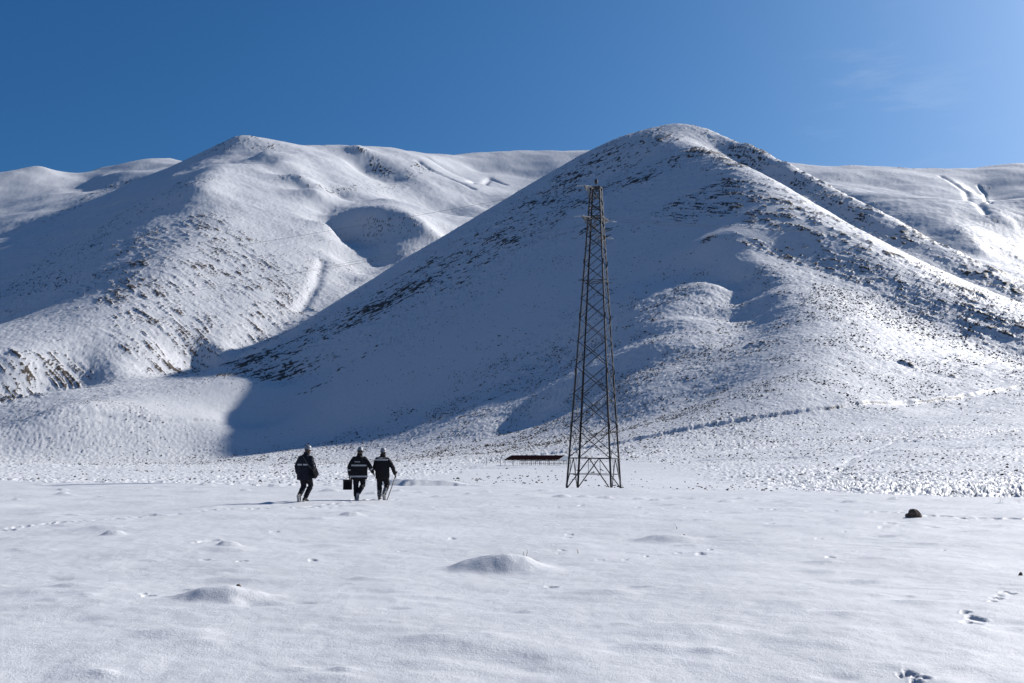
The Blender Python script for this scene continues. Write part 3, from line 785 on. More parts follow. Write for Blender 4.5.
class MB:
    """collects shapes for one mesh object"""
    def __init__(s): s.v = []; s.f = []
    def add(s, V, Fc):
        n = len(s.v); s.v += [tuple(v) for v in V]; s.f += [tuple(i + n for i in f) for f in Fc]
        return s
    def box(s, a, b, w, h=None, up=(0, 0, 1)):
        """bar of section w x h from a to b"""
        a, b = Vector(a), Vector(b); h = h or w
        d = (b - a).normalized(); u = Vector(up)
        if abs(d.dot(u)) > .95: u = Vector((1, 0, 0))
        r = d.cross(u).normalized(); u = r.cross(d).normalized()
        V = [p + r * (sx * w / 2) + u * (sy * h / 2) for p in (a, b) for sx, sy in ((-1, -1), (1, -1), (1, 1), (-1, 1))]
        return s.add(V, [(3, 2, 1, 0), (4, 5, 6, 7), (0, 1, 5, 4), (1, 2, 6, 5), (2, 3, 7, 6), (3, 0, 4, 7)])
    def angle(s, a, b, w, t, inward):
        """steel angle: two flat flanges meeting at an edge"""
        a, b = Vector(a), Vector(b); d = (b - a).normalized()
        i = Vector(inward); i = (i - d * i.dot(d)).normalized(); r = d.cross(i).normalized()
        f1 = (i + r).normalized(); f2 = (i - r).normalized()
        s.box(a + f1 * w / 2, b + f1 * w / 2, w, t, up=tuple(d.cross(f1)))
        s.box(a + f2 * (w / 2 + t), b + f2 * (w / 2 + t), w, t, up=tuple(d.cross(f2)))
        return s
    def tube(s, pts, rad, n=10, cap=True):
        """loft of (elliptical) rings along pts; rad = list of r or (rx, ry)"""
        P = [Vector(p) for p in pts]; V = []; Fc = []
        for i, p in enumerate(P):
            d = (P[min(i + 1, len(P) - 1)] - P[max(i - 1, 0)]).normalized()
            ref = Vector((0, 1, 0)) if abs(d.z) > .6 else Vector((0, 0, 1))
            x = d.cross(ref)
            if x.length < 1e-4: x = Vector((1, 0, 0))
            x.normalize()
            if abs(d.z) > .6 and x.x < 0: x = -x
            y = x.cross(d).normalized()
            r = rad[i] if isinstance(rad, (list, tuple)) else rad
            rx, ry = r if isinstance(r, (tuple, list)) else (r, r)
            for k in range(n):
                t = 2 * math.pi * k / n
                V.append(p + x * (math.cos(t) * rx) + y * (math.sin(t) * ry))
        for i in range(len(P) - 1):
            for k in range(n):
                k2 = (k + 1) % n
                Fc.append((i * n + k, i * n + k2, (i + 1) * n + k2, (i + 1) * n + k))
        if cap:
            Fc.append(tuple(range(n - 1, -1, -1))); Fc.append(tuple((len(P) - 1) * n + k for k in range(n)))
        return s.add(V, Fc)
    def ball(s, c, r, n=12, m=8):
        c = Vector(c); r = r if isinstance(r, (tuple, list)) else (r, r, r); V = []; Fc = []
        for j in range(1, m):
            ph = math.pi * j / m
            for k in range(n):
                t = 2 * math.pi * k / n
                V.append(c + Vector((r[0] * math.sin(ph) * math.cos(t), r[1] * math.sin(ph) * math.sin(t), r[2] * math.cos(ph))))
        top = len(V); V.append(c + Vector((0, 0, r[2]))); V.append(c - Vector((0, 0, r[2])))
        for j in range(m - 2):
            for k in range(n):
                k2 = (k + 1) % n; Fc.append((j * n + k, (j + 1) * n + k, (j + 1) * n + k2, j * n + k2))
        for k in range(n):
            k2 = (k + 1) % n; Fc.append((top, k, k2)); Fc.append((top + 1, (m - 2) * n + k2, (m - 2) * n + k))
        return s.add(V, Fc)
    def build(s, name, m, parent=None, smooth=False, remesh=None, bevel=None, folds=0.0, seed=0):
        me = bpy.data.meshes.new(name); me.from_pydata(s.v, [], s.f); me.update()
        bm = bmesh.new(); bm.from_mesh(me); bmesh.ops.recalc_face_normals(bm, faces=bm.faces); bm.to_mesh(me); bm.free()
        o = bpy.data.objects.new(name, me); C.objects.link(o)
        if remesh or bevel:
            if remesh:
                k = o.modifiers.new('r', 'REMESH'); k.mode = 'VOXEL'; k.voxel_size = remesh
                k = o.modifiers.new('s', 'SMOOTH'); k.factor = .5; k.iterations = 4
            if bevel:
                k = o.modifiers.new('b', 'BEVEL'); k.width = bevel; k.segments = 2; k.limit_method = 'ANGLE'
            dg = bpy.context.evaluated_depsgraph_get(); dg.update()
            m2 = bpy.data.meshes.new_from_object(o.evaluated_get(dg)); o.modifiers.clear(); o.data = m2; bpy.data.meshes.remove(me); me = m2
            me.name = name
        if folds:
            n = len(me.vertices); co = np.empty(n * 3); no = np.empty(n * 3)
            me.vertices.foreach_get('co', co); me.vertices.foreach_get('normal', no); co = co.reshape(-1, 3); no = no.reshape(-1, 3)
            f = vnoise(co[:, 0] / .11 + co[:, 1] / .09, co[:, 2] / .055 + co[:, 0] / .2, seed) + .6 * vnoise(co[:, 0] / .05 + 7, co[:, 2] / .04 + co[:, 1] / .05, seed + 3)
            co = co + no * (f * folds)[:, None]
            me.vertices.foreach_set('co', co.ravel())
        if smooth: me.polygons.foreach_set('use_smooth', np.ones(len(me.polygons), bool))
        me.materials.clear(); me.materials.append(m); me.update()
        o.parent = parent
        return o

M = {
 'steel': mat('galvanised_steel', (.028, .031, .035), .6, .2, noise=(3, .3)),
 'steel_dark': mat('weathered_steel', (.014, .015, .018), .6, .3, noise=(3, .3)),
 'porcelain': mat('pale_insulator', (.35, .37, .38), .3),
 'black': mat('black_plastic', (.012, .012, .014), .45),
 'wire': mat('aluminium_wire', (.10, .11, .12), .5, .6),
 'roof': mat('dark_red_sheet_roof', (.011, .006, .007), .95, spec=.0, noise=(2, .3)),
 'roof_grey': mat('grey_sheet', (.28, .31, .35), .5, noise=(2, .2)),
 'post': mat('pale_post', (.42, .43, .45), .6, noise=(6, .25)),
 'wood': mat('dark_wood', (.07, .05, .04), .8, noise=(8, .3)),
 'skin': mat('skin', (.22, .12, .085), .6),
 'jacket': mat('navy_work_cloth', (.009, .011, .020), .85, spec=.25, noise=(30, .35)),
 'jacket2': mat('black_work_cloth', (.009, .009, .012), .85, spec=.25, noise=(30, .35)),
 'trousers': mat('dark_trouser_cloth', (.009, .0095, .014), .85, spec=.25, noise=(30, .35)),
 'boot': mat('black_boot_leather', (.012, .011, .011), .5, noise=(25, .3)),
 'sole': mat('snowy_sole', (.30, .30, .31), .8, noise=(40, .6)),
 'gaiter': mat('snow_dusted_cloth', (.17, .175, .19), .8, noise=(30, .8)),
 'band': mat('reflective_band', (.36, .37, .38), .45, noise=(40, .25)),
 'helmet': mat('pale_grey_helmet', (.17, .19, .22), .45),
 'glove': mat('black_glove', (.013, .012, .012), .7),
 'hair': mat('dark_hair', (.012, .009, .007), .7),
 'case': mat('black_case', (.006, .006, .007), .7, spec=.15, noise=(20, .3)),
 'bag': mat('dark_bag_cloth', (.006, .007, .010), .9, spec=.1, noise=(30, .3)),
 'stick': mat('stick_wood', (.10, .08, .06), .7, noise=(20, .3)),
 'rock': mat('brown_boulder', (.12, .082, .055), .85, noise=(9, .55)),
 'grass': mat('straw', (.42, .33, .18), .8, noise=(15, .3)),
}

# ------------------------------------------------------------------ transmission tower
def build_tower():
    bx, by = at(594, 488, 72)[:2]
    gz = GROUND(bx, by) - .05
    root = empty('transmission_tower', (bx, by, gz), R(-18), 'tall dark steel lattice transmission tower standing at the far edge of the snow field', 'transmission tower')
    root.rotation_euler = (R(0), R(.95), R(-18))
    Ht = 22.15; A, B = 1.66, .37
    hs = lambda h: A + (B - A) * h / Ht
    cor = [(-1, -1), (1, -1), (1, 1), (-1, 1)]
    P = lambda c, h: Vector((cor[c % 4][0] * hs(h), cor[c % 4][1] * hs(h), h))
    for c in range(4):
        m = MB(); m.angle(P(c, -.25), P(c, 8.5), .115, .016, (-cor[c][0], -cor[c][1], 0)); m.angle(P(c, 8.5), P(c, Ht), .09, .014, (-cor[c][0], -cor[c][1], 0))
        for h in (4.5, 8.5, 12.5, 16.5):     # splice plates
            q = P(c, h); m.box(q + Vector((0, 0, -.18)), q + Vector((0, 0, .18)), .13, .03, up=(-cor[c][0], -cor[c][1], 0))
        m.build('leg', M['steel_dark'], root)
    H = [2.25]
    while H[-1] < Ht - .5:
        H.append(H[-1] + .80 * 2 * hs(H[-1]) * .985)
    H = H[:-1]; H[-1] = Ht if Ht - H[-1] < .6 else H[-1]
    if H[-1] < Ht: H.append(Ht)
    for c in range(4):
        m = MB(); n = Vector((cor[c][0] + cor[(c + 1) % 4][0], cor[c][1] + cor[(c + 1) % 4][1], 0)).normalized()
        mid = (P(c, 2.25) + P(c + 1, 2.25)) / 2
        for cc in (c, c + 1):
            a = P(cc, 0.0); m.box(a, mid, .075, .05, up=n)
            q = a.lerp(mid, .5); m.box(q, P(cc, 1.12), .04, .03, up=n); m.box(q, P(cc, 2.25).lerp(mid, .5), .035, .03, up=n)
        m.box((P(c, 0)).lerp(mid, .5), (P(c + 1, 0)).lerp(mid, .5), .04, .035, up=n)
        for i, (h0, h1) in enumerate(zip(H[:-1], H[1:])):
            w = .06 if h0 < 9 else .05
            m.box(P(c, h0) + n * .02, P(c + 1, h1) + n * .02, w, .018, up=n)
            m.box(P(c + 1, h0) - n * .012, P(c, h1) - n * .012, w, .018, up=n)
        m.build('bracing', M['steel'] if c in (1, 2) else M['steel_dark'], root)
    for h, w, ov in ((2.25, .10, .0), (15.1, .06, .30), (19.9, .07, 0), (20.6, .05, 0), (22.1, .08, 0)):
        m = MB()
        for c in range(4):
            a, b = P(c, h), P(c + 1, h); d = (b - a).normalized()
            m.box(a - d * ov, b + d * ov, w, w * .7)
        m.box(P(0, h), P(2, h), w * .6); m.box(P(1, h), P(3, h), w * .6)
        m.build('belt', M['steel_dark'], root)
    # cross arms, pointing roughly along the view; wires run left and right
    tips = []
    for h, dirn, L in ((21.9, -1, 1.5), (20.1, 1, 1.75), (19.6, -1, 1.75), (18.7, 1, 1.2)):
        m = MB(); a = R(58 + 18)
        D = Vector((math.cos(a), math.sin(a), 0)) * dirn
        tip = D * (L + .4) + Vector((0, 0, h - .05)); sd = Vector((-D.y, D.x, 0))
        for s in (-1, 1):
            m.box(D * .2 + sd * (s * .3) + Vector((0, 0, h)), tip, .05)
            m.box(D * .2 + sd * (s * .3) + Vector((0, 0, h - .75)), tip, .04)
            for k in range(1, 4):
                t = k / 4
                m.box((D * .2 + sd * (s * .3) + Vector((0, 0, h))).lerp(tip, t), (D * .2 + sd * (s * .3) + Vector((0, 0, h - .75))).lerp(tip, t - .12), .03)
        arm = m.build('cross_arm', M['steel_dark'], root)
        for s in (-1, 1):                       # strain insulators towards both spans
            W = Vector((math.cos(R(18)), math.sin(R(18)), 0)) * s
            i = MB(); i.tube([tip, tip + W * .6 + Vector((0, 0, -.05))], .018, 8)
            for k in range(5):
                q = tip + W * (.10 + .09 * k) + Vector((0, 0, -.01 - .008 * k)); i.tube([q - W * .018, q, q + W * .018], [.03, .065, .04], 12)
            i.build('insulator', M['porcelain'], arm, smooth=True)
        tips.append(tip)
    m = MB(); m.tube([(0, 0, Ht - .1), (0, 0, Ht + .28)], .035, 8); m.box((-.3, 0, Ht), (.3, 0, Ht), .05)
    m.build('mast', M['steel_dark'], root)
    m = MB(); m.tube([(0, 0, Ht + .28), (0, 0, Ht + .31), (0, 0, Ht + .58), (0, 0, Ht + .61)], [.09, .12, .12, .09], 14)
    m.build('warning_light', M['black'], root)
    bpy.context.view_layer.update()
    return root, [root.matrix_world @ t for t in tips]
tower, TIPS = build_tower()

def wire(a, b, sag, label):
    m = MB(); n = 60; a, b = Vector(a), Vector(b)
    pts = [a.lerp(b, i / n) - Vector((0, 0, sag * 4 * (i / n) * (1 - i / n))) for i in range(n + 1)]
    m.tube(pts, .008, 6)
    o = m.build('power_line', M['wire'], None, smooth=True)
    c = a.copy()
    for v in o.data.vertices: v.co -= c
    o.location = c
    tag(o, label, 'power line', 'wires strung from the lattice tower')
LVL = ('uppermost', 'middle', 'lowest')
for i, (k, yr, yl) in enumerate(((0, 176, 300), (1, 216, 330), (2, 236, 352))):
    W = Vector((1, 0, 0))
    wire(TIPS[k] + W * .61 + Vector((0, 0, -.05)), at(1650, yr - 10, 120), 2.4, 'thin %s wire running from the tower off to the right' % LVL[i])
    wire(TIPS[k] - W * .61 + Vector((0, 0, -.05)), at(-420, yl, 150), 3.0, 'thin %s wire running from the tower off to the left' % LVL[i])

# ------------------------------------------------------------------ open shelter behind the tower
def build_shelter():
    D = 225.0
    xl = at(505, 460, D)[0]; xr = at(557, 460, D)[0]
    cx = (xl + xr) / 2; gz = min(GROUND(xl, D + 1), GROUND(xr, D + 1), GROUND(cx, D + 1))
    root = empty('livestock_shelter', (cx, D, gz), R(-2.5), 'long low open shelter with dark red sheet roof on thin posts behind the lattice tower', 'shelter')
    hw = (xr - xl) / 2; zt = at(505, 459.6, D)[2] - gz
    dep = 4.4; zb = zt + .95
    m = MB()
    n = 34
    for k in range(n):                                   # corrugated sheet, thin
        x0 = -hw - .25 + (2 * hw + .5) * k / n; x1 = -hw - .25 + (2 * hw + .5) * (k + 1) / n; o_ = 1.5
        xm = (x0 + x1) / 2
        V = [(x0, -.3, zt), (xm, -.3, zt + .05), (x1, -.3, zt), (x0 + o_, dep, zb), (xm + o_, dep, zb + .05), (x1 + o_, dep, zb)]
        V += [(a, b, c - .04) for a, b, c in V]
        m.add(V, [(0, 1, 4, 3), (1, 2, 5, 4), (6, 9, 10, 7), (7, 10, 11, 8), (0, 6, 7, 1), (1, 7, 8, 2), (3, 4, 10, 9), (4, 5, 11, 10), (2, 8, 11, 5), (0, 3, 9, 6)])
    m.build('roof', M['roof'], root)
    m = MB(); m.box((-hw, 0, zt - .10), (hw, 0, zt - .10), .08, .14); m.box((-hw + 1.5, dep - .2, zb - .14), (hw + 1.5, dep - .2, zb - .14), .08, .14)
    for k in range(9):
        x = -hw + 2 * hw * k / 8; m.box((x, 0, zt - .09), (x + 1.5, dep - .2, zb - .13), .06, .09)
    m.build('roof_frame', M['wood'], root)
    for k in range(7):
        x = -hw + 2 * hw * k / 6
        p = MB(); p.box((x, 0, -.6), (x, 0, zt - .12), .09); p.box((x - .18, 0, zt - .5), (x, 0, zt - .14), .04); p.build('post', M['post'], root)
    for k in range(12):
        x = -hw + 1.5 + 2 * hw * k / 11
        p = MB(); p.box((x, dep - .2, -.8), (x, dep - .2, zb - .16), .09); p.box((x + .2, dep - .2, zb - .55), (x, dep - .2, zb - .18), .04); p.build('post', M['post'], root)
    m = MB()
    for k in range(26):
        x = -hw + 3.2 + (2 * hw - .5) * k / 25; m.box((x, dep - .9, -.7), (x, dep - .9, 1.35 + .06 * math.sin(k * 2.3)), .05, .09)
    m.box((-hw + 3.2, dep - .86, .5), (hw + 2.7, dep - .86, .5), .05, .09); m.box((-hw + 3.2, dep - .86, 1.1), (hw + 2.7, dep - .86, 1.1), .05, .09)
    m.build('rear_railing', M['post'], root)
    m = MB()                                             # grey lean-to end
    V = [(hw + .3, .4, zt + .02), (hw + 1.6, dep, zb), (hw + 3.2, dep, zb - .25), (hw + 2.2, .4, zt - .18)]
    V += [(a, b, c - .05) for a, b, c in V]; m.add(V, [(0, 1, 2, 3), (7, 6, 5, 4), (0, 3, 7, 4), (1, 0, 4, 5), (2, 1, 5, 6), (3, 2, 6, 7)])
    m.build('lean_to_roof', M['roof_grey'], root)
    for x, y in ((hw + 2.1, .5), (hw + 3.0, dep - .1)):
        p = MB(); p.box((x, y, -.7), (x, y, zt - .15), .08); p.box((x - .15, y, zt - .45), (x, y, zt - .18), .04); p.build('post', M['post'], root)
    for fx, fy, lean, hgt in ((486, 1, .10, 1.9), (500.5, 4, -.04, 1.6)):
        x = at(fx, 466, D + fy)[0]; z = GROUND(x, D + fy)
        m = MB(); m.tube([(0, 0, -.2), (lean * .5, 0, hgt * .5), (lean, 0, hgt)], [.06, .055, .045], 7); m.box((lean - .12, 0, hgt * .8), (lean + .14, 0, hgt * .83), .04)
        o = m.build('fence_post', M['wood']); o.location = (x, D + fy, z)
        tag(o, 'thin weathered fence post standing alone well left of the shelter' if fx < 490 else 'short dark fence post close to the left end of the shelter', 'fence post', 'fence posts left of the shelter')
build_shelter()

# ------------------------------------------------------------------ people
def lerp(a, b, t): return tuple(a[i] + (b[i] - a[i]) * t for i in range(len(a)))
def limb(m, a, b, c, r0, r1, r2, n=12):
    """upper segment a-b and lower b-c with tapered radii"""
    m.tube([a, lerp(a, b, .3), lerp(a, b, .75), b, lerp(b, c, .3), lerp(b, c, .7), c],
           [r0, r0 * 1.02, (r0 + r1) / 2, r1, r1 * .98, (r1 * .4 + r2 * .6), r2], n)
    m.ball(a, r0 * 1.0, 10, 6); m.ball(b, r1, 10, 6)

def hand(m, wrist, d, side, curl=.5):
    """palm and five fingers; d = direction of the forearm"""
    d = Vector(d).normalized(); w = Vector(wrist)
    s = Vector((0, 1, 0)); s = (s - d * s.dot(d)).normalized()      # across the palm
    t = d.cross(s) * side                                           # palm normal, inwards
    m.tube([w - d * .01, w + d * .04, w + d * .095], [(.026, .034), (.024, .043), (.018, .044)], 10)
    for k, L in enumerate((.070, .080, .074, .058)):
        b = w + d * .085 + s * (.032 - .021 * k)
        p1 = b + d * (L * .45) + t * (-.004); a2 = (d * math.cos(curl) - t * math.sin(curl)); p2 = p1 + a2 * (L * .32)
        a3 = (d * math.cos(curl * 2) - t * math.sin(curl * 2)); p3 = p2 + a3 * (L * .28)
        m.tube([b, p1, p2, p3], [.0105, .0100, .0092, .0075], 8)
    b = w + d * .025 + s * .038; p1 = b + (d * .6 + s * .7).normalized() * .035; p2 = p1 + (d * .95 + s * .1 - t * .25).normalized() * .032
    m.tube([b, p1, p2], [.0135, .0120, .0095], 8)

def head_mesh(m, c, yaw, pitch=0.0):
    c = Vector(c); q = Matrix.Rotation(yaw, 3, 'Z') @ Matrix.Rotation(pitch, 3, 'X')
    tmp = MB()
    tmp.ball((0, 0, .015), (.078, .098, .112), 16, 12)
    tmp.ball((0, .045, -.055), (.055, .058, .062), 14, 10)            # jaw
    tmp.ball((0, .100, -.020), (.013, .022, .024), 8, 6)              # nose
    tmp.ball((0, .092, -.064), (.024, .012, .009), 8, 6)              # mouth
    for s in (-1, 1):
        tmp.ball((s * .082, -.005, -.01), (.012, .024, .034), 8, 6)   # ear
        tmp.ball((s * .032, .084, .010), (.015, .013, .011), 8, 6)    # eye
    m.add([c + q @ Vector(v) for v in tmp.v], tmp.f)
    return q

def make_person(px, py, Y, yaw, pose, label):
    x, y, _ = at(px, py, Y)
    z = GROUND(x, y)
    root = empty('person', (x, y, z - .015), yaw, label, 'person', None)
    g = pose
    body = MB()
    hip, chest, neck, hd = g['hip'], g['chest'], g['neck'], g['head']
    body.tube([hip, lerp(hip, chest, .4), lerp(hip, chest, .8), chest, lerp(chest, neck, .6), neck, lerp(neck, hd, .7)],
              [(.155, .11), (.14, .10), (.165, .115), (.165, .11), (.10, .075), (.055, .058), (.052, .055)], 16)
    q = head_mesh(body, hd, g.get('look', 0), g.get('nod', 0))
    for s, k in ((-1, 'l'), (1, 'r')):
        sh = (chest[0] + s * .175, chest[1], chest[2] + .07)
        limb(body, sh, g['elb_' + k], g['wri_' + k], .055, .043, .029)
        hand(body, g['wri_' + k], Vector(g['wri_' + k]) - Vector(g['elb_' + k]), s, g.get('curl_' + k, .5))
        hp = (hip[0] + s * .085, hip[1], hip[2] - .03)
        limb(body, hp, g['kne_' + k], g['ank_' + k], .085, .058, .042)
        f = Vector(g['toe_' + k]) - Vector(g['ank_' + k])
        body.tube([g['ank_' + k], Vector(g['ank_' + k]) + f * .35, Vector(g['ank_' + k]) + f * .65], [.038, .032, .022], 10)
    body.build('body', M['skin'], root, smooth=True, remesh=.0075)
    # jacket
    J = MB(); hemz = g['hem']; jw = g.get('jw', 1.0)
    hem = lerp(hip, chest, (hemz - hip[2]) / (chest[2] - hip[2]))
    def torso_r(t): # t 0 hem .. 1 chest
        return (lerp((.225 * jw,), (.240 * jw,), t)[0] if t < .7 else lerp((.235 * jw,), (.225 * jw,), (t - .7) / .3)[0], .150 + .02 * math.sin(t * 2.5))
    ts = [0, .2, .4, .6, .8, 1.0]
    pts = [lerp(hem, chest, t) for t in ts]; rr = [torso_r(t) for t in ts]
    pts += [(chest[0], chest[1], chest[2] + .07), (chest[0] * .5 + neck[0] * .5, neck[1] * .5 + chest[1] * .5, chest[2] + .125), lerp(chest, neck, .93), (neck[0], neck[1] - .01, neck[2] + .085)]
    rr += [(.205, .13), (.135, .105), (.096, .094), (.098, .100)]
    J.tube(pts, rr, 20)
    for s, k in ((-1, 'l'), (1, 'r')):
        sh = (chest[0] + s * .170, chest[1], chest[2] + .045)
        wr = lerp(g['elb_' + k], g['wri_' + k], .96)
        limb(J, sh, g['elb_' + k], wr, .090, .072, .056, 14)
    jm = M[g.get('cloth', 'jacket')]
    jk = J.build('jacket', jm, root, smooth=True, remesh=.012, folds=.010, seed=int(px))
    def band(zc, w, part, span=None, name='reflective_band'):
        t = (zc - hem[2]) / (chest[2] - hem[2])
        m = MB(); n = 28
        V = []; Fc = []
        for dz, off in ((-w / 2, .017), (w / 2, .017), (w / 2, .001), (-w / 2, .001)):
            c = lerp(hem, chest, t + dz / (chest[2] - hem[2])); r = torso_r(min(max(t, 0), 1))
            for i in range(n + 1):
                a0, a1 = span if span else (0, 2 * math.pi)
                a = a0 + (a1 - a0) * i / n
                V.append((c[0] + math.cos(a) * (r[0] + off), c[1] + math.sin(a) * (r[1] + off), zc + dz))
        for rr_ in range(4):
            for i in range(n):
                Fc.append((rr_ * (n + 1) + i, rr_ * (n + 1) + i + 1, ((rr_ + 1) % 4) * (n + 1) + i + 1, ((rr_ + 1) % 4) * (n + 1) + i))
        m.add(V, Fc); m.build(name, M['band'], part)
    for zc, w, span in g.get('bands', []): band(zc, w, jk, span)
    for s, k in ((-1, 'l'), (1, 'r')):
        if g.get('armband'):
            a, b = Vector(g['elb_' + k]), Vector(g['wri_' + k]); c = a.lerp(b, g['armband']); d = (b - a).normalized()
            m = MB(); m.tube([c - d * .022, c + d * .022], .076, 16); m.build('reflective_band', M['band'], jk)
    # small reflective lettering on the back, unreadable at this distance
    if g.get('marks'):
        zc, x0, x1 = g['marks']; m = MB(); n = 7
        t = (zc - hem[2]) / (chest[2] - hem[2]); c = lerp(hem, chest, t); r = torso_r(min(max(t, 0), 1))
        for i in range(n):
            xx = x0 + (x1 - x0) * (i + .5) / n; yy = c[1] - (r[1] + .008) * math.sqrt(max(0, 1 - ((xx) / (r[0] + .01)) ** 2))
            m.box((c[0] + xx, yy - .006, zc - .018 - .004 * (i % 2)), (c[0] + xx, yy - .006, zc + .018 + .004 * (i % 3 == 0)), (x1 - x0) / n * .6, .012, up=(0, 1, 0))
        m.build('back_print', M['band'], jk)
    # trousers
    T = MB()
    T.tube([(hip[0], hip[1], hip[2] + .18), (hip[0], hip[1], hip[2] + .05), (hip[0], hip[1], hip[2] - .06)], [(.175, .125), (.190, .135), (.165, .125)], 18)
    for s, k in ((-1, 'l'), (1, 'r')):
        hp = (hip[0] + s * .088, hip[1], hip[2] - .02)
        an = lerp(g['kne_' + k], g['ank_' + k], .90)
        limb(T, hp, g['kne_' + k], an, .112, .088, .072, 14)
    T.build('trousers', M['trousers'], root, smooth=True, remesh=.012, folds=.012, seed=int(px) + 9)
    for s, k in ((-1, 'l'), (1, 'r')):
        an, to = Vector(g['ank_' + k]), Vector(g['toe_' + k]); f = (to - an)
        fh = f.normalized(); upv = Vector((0, 0, 1)) if abs(fh.z) < .7 else Vector((0, 1, 0)); side = fh.cross(upv).normalized(); upf = side.cross(fh).normalized()
        heel = an - upf * .055 - fh * .05
        B = MB()
        kn = Vector(g['kne_' + k]); sd = (kn - an).normalized()
        B.tube([an + sd * .20, an + sd * .10, an + sd * .01], [.060, .057, .056], 12)
        B.tube([heel + upf * .03, an + fh * .04, an + fh * .13 - upf * .020, an + fh * .20 - upf * .034, an + fh * .25 - upf * .044], [(.045, .055), (.052, .060), (.052, .052), (.046, .040), (.030, .022)], 12)
        B.ball(heel + upf * .03, .05, 10, 6)
        bt = B.build('boot', M['boot'], root, smooth=True, remesh=.010)
        S = MB(); sole_p = [heel - fh * .035, heel + fh * .02, heel + fh * .12, heel + fh * .22, heel + fh * .285]
        for i in range(len(sole_p)): pass
        V = []; ws = [.030, .044, .040, .052, .028]
        for p_, w_ in zip(sole_p, ws):
            for dz in (0, -.024):
                V += [p_ - upf * (.012 - dz * 0) + upf * dz - side * w_, p_ - upf * .012 + upf * dz + side * w_]
        Fc = []
        for i in range(4):
            a = i * 4; b = a + 4
            Fc += [(a, b, b + 1, a + 1), (a + 2, a + 3, b + 3, b + 2), (a, a + 2, b + 2, b), (a + 1, b + 1, b + 3, a + 3)]
        Fc += [(0, 1, 3, 2), (16, 18, 19, 17)]
        S.add(V, Fc); S.build('sole', M['sole'], bt)
        if g.get('gaiters'):
            G = MB(); G.tube([an + sd * .26, an + sd * .16, an + sd * .03], [.085, .080, .078], 14); G.build('gaiter', M['gaiter'], root, smooth=True, remesh=.010, folds=.008)
        # glove
        Gm = MB(); w0 = Vector(g['wri_' + k]); d = (w0 - Vector(g['elb_' + k])).normalized()
        hm = MB(); hand(hm, g['wri_' + k], d, s, g.get('curl_' + k, .5))
        c = w0 + d * .07
        Gm.add([c + (Vector(v) - c) * 1.16 for v in hm.v], hm.f); Gm.tube([w0 - d * .05, w0 + d * .02], [.046, .040], 12)
        Gm.build('glove', M['glove'], root, smooth=True, remesh=.007)
    # hair and helmet
    c = Vector(hd)
    def hl(v): return c + q @ Vector(v)
    Hm = MB(); Hm.ball((0, 0, 0), (.083, .102, .105), 16, 10)
    Hm.v = [tuple(hl((v[0], v[1] - .008, v[2] + .018))) for v in Hm.v if True]
    keep = [i for i, v in enumerate(Hm.v)]
    hr = Hm.build('hair', M['hair'], root, smooth=True)
    bm = bmesh.new(); bm.from_mesh(hr.data)
    qi = q.inverted()
    kill = [v for v in bm.verts if (qi @ (v.co - c)).y > .045 or (qi @ (v.co - c)).z < -.065]
    bmesh.ops.delete(bm, geom=kill, context='VERTS'); bm.to_mesh(hr.data); bm.free()
    sc_ = g.get('cap', 0)
    D = MB(); n = 24; V = []; Fc = []
    prof = [(1.30, .030), (1.27, .022), (1.08, .038), (1.05, .065), (1.0, .10), (.86, .135), (.6, .160), (.3, .173), (.06, .177)]
    for (r_, zz) in prof:
        for i in range(n):
            t = 2 * math.pi * i / n
            ry = .112 * r_ * (1.10 if (r_ > 1.2 and math.sin(t) > 0) else 1)
            V.append(hl((math.cos(t) * .093 * r_, math.sin(t) * ry, zz)))
    for j in range(len(prof) - 1):
        for i in range(n):
            i2 = (i + 1) % n; Fc.append((j * n + i, j * n + i2, (j + 1) * n + i2, (j + 1) * n + i))
    Fc.append(tuple((len(prof) - 1) * n + i for i in range(n)))
    D.add(V, Fc)
    hel = D.build('helmet', M['helmet'], root, smooth=True)
    sol = MB(); sol.box(hl((0, -.10, .168)), hl((0, .10, .168)), .022, .022); sol.build('helmet_ridge', M['helmet'], hel)
    return root

# person at the left: turned a little right, heel of the trailing boot lifted
p1 = dict(hip=(-.01, 0, .93), chest=(.00, .03, 1.33), neck=(.015, .05, 1.48), head=(.04, .07, 1.615), look=R(-28), nod=R(-8), hem=.68, jw=1.14,
    elb_l=(-.285, -.03, 1.12), wri_l=(-.265, .03, .86), elb_r=(.27, -.07, 1.12), wri_r=(.30, .12, .93),
    kne_l=(-.06, .04, .50), ank_l=(-.07, -.24, .19), toe_l=(-.08, -.15, -.01), kne_r=(.12, .17, .52), ank_r=(-.01, .03, .10), toe_r=(.01, .25, .05),
    bands=[(1.17, .045, (R(205), R(262))), (1.17, .045, (R(270), R(305)))], cloth='jacket')
P1 = make_person(304.5, 503.5, 31.8, R(-14), p1, 'person in dark workwear walking leftmost of the three, bag at the right hip')
p2 = dict(hip=(.0, 0, .94), chest=(.0, .04, 1.33), neck=(.01, .06, 1.48), head=(.02, .09, 1.615), look=R(6), nod=R(-12), hem=.70, jw=1.24,
    elb_l=(-.325, -.02, 1.12), wri_l=(-.315, .03, .84), curl_l=1.1, elb_r=(.36, -.05, 1.14), wri_r=(.46, .10, .92),
    kne_l=(-.10, .05, .52), ank_l=(-.09, .03, .10), toe_l=(-.10, .24, .04), kne_r=(.13, .14, .52), ank_r=(.0, -.22, .22), toe_r=(-.02, -.13, .05),
    bands=[(1.165, .05, None), (.80, .05, None)], armband=.35, marks=(1.285, -.14, .05), cloth='jacket2')
P2_ = make_person(358.5, 499.5, 33.6, R(3), p2, 'person in bulky dark coat with two pale bands, middle of three, carrying a case')
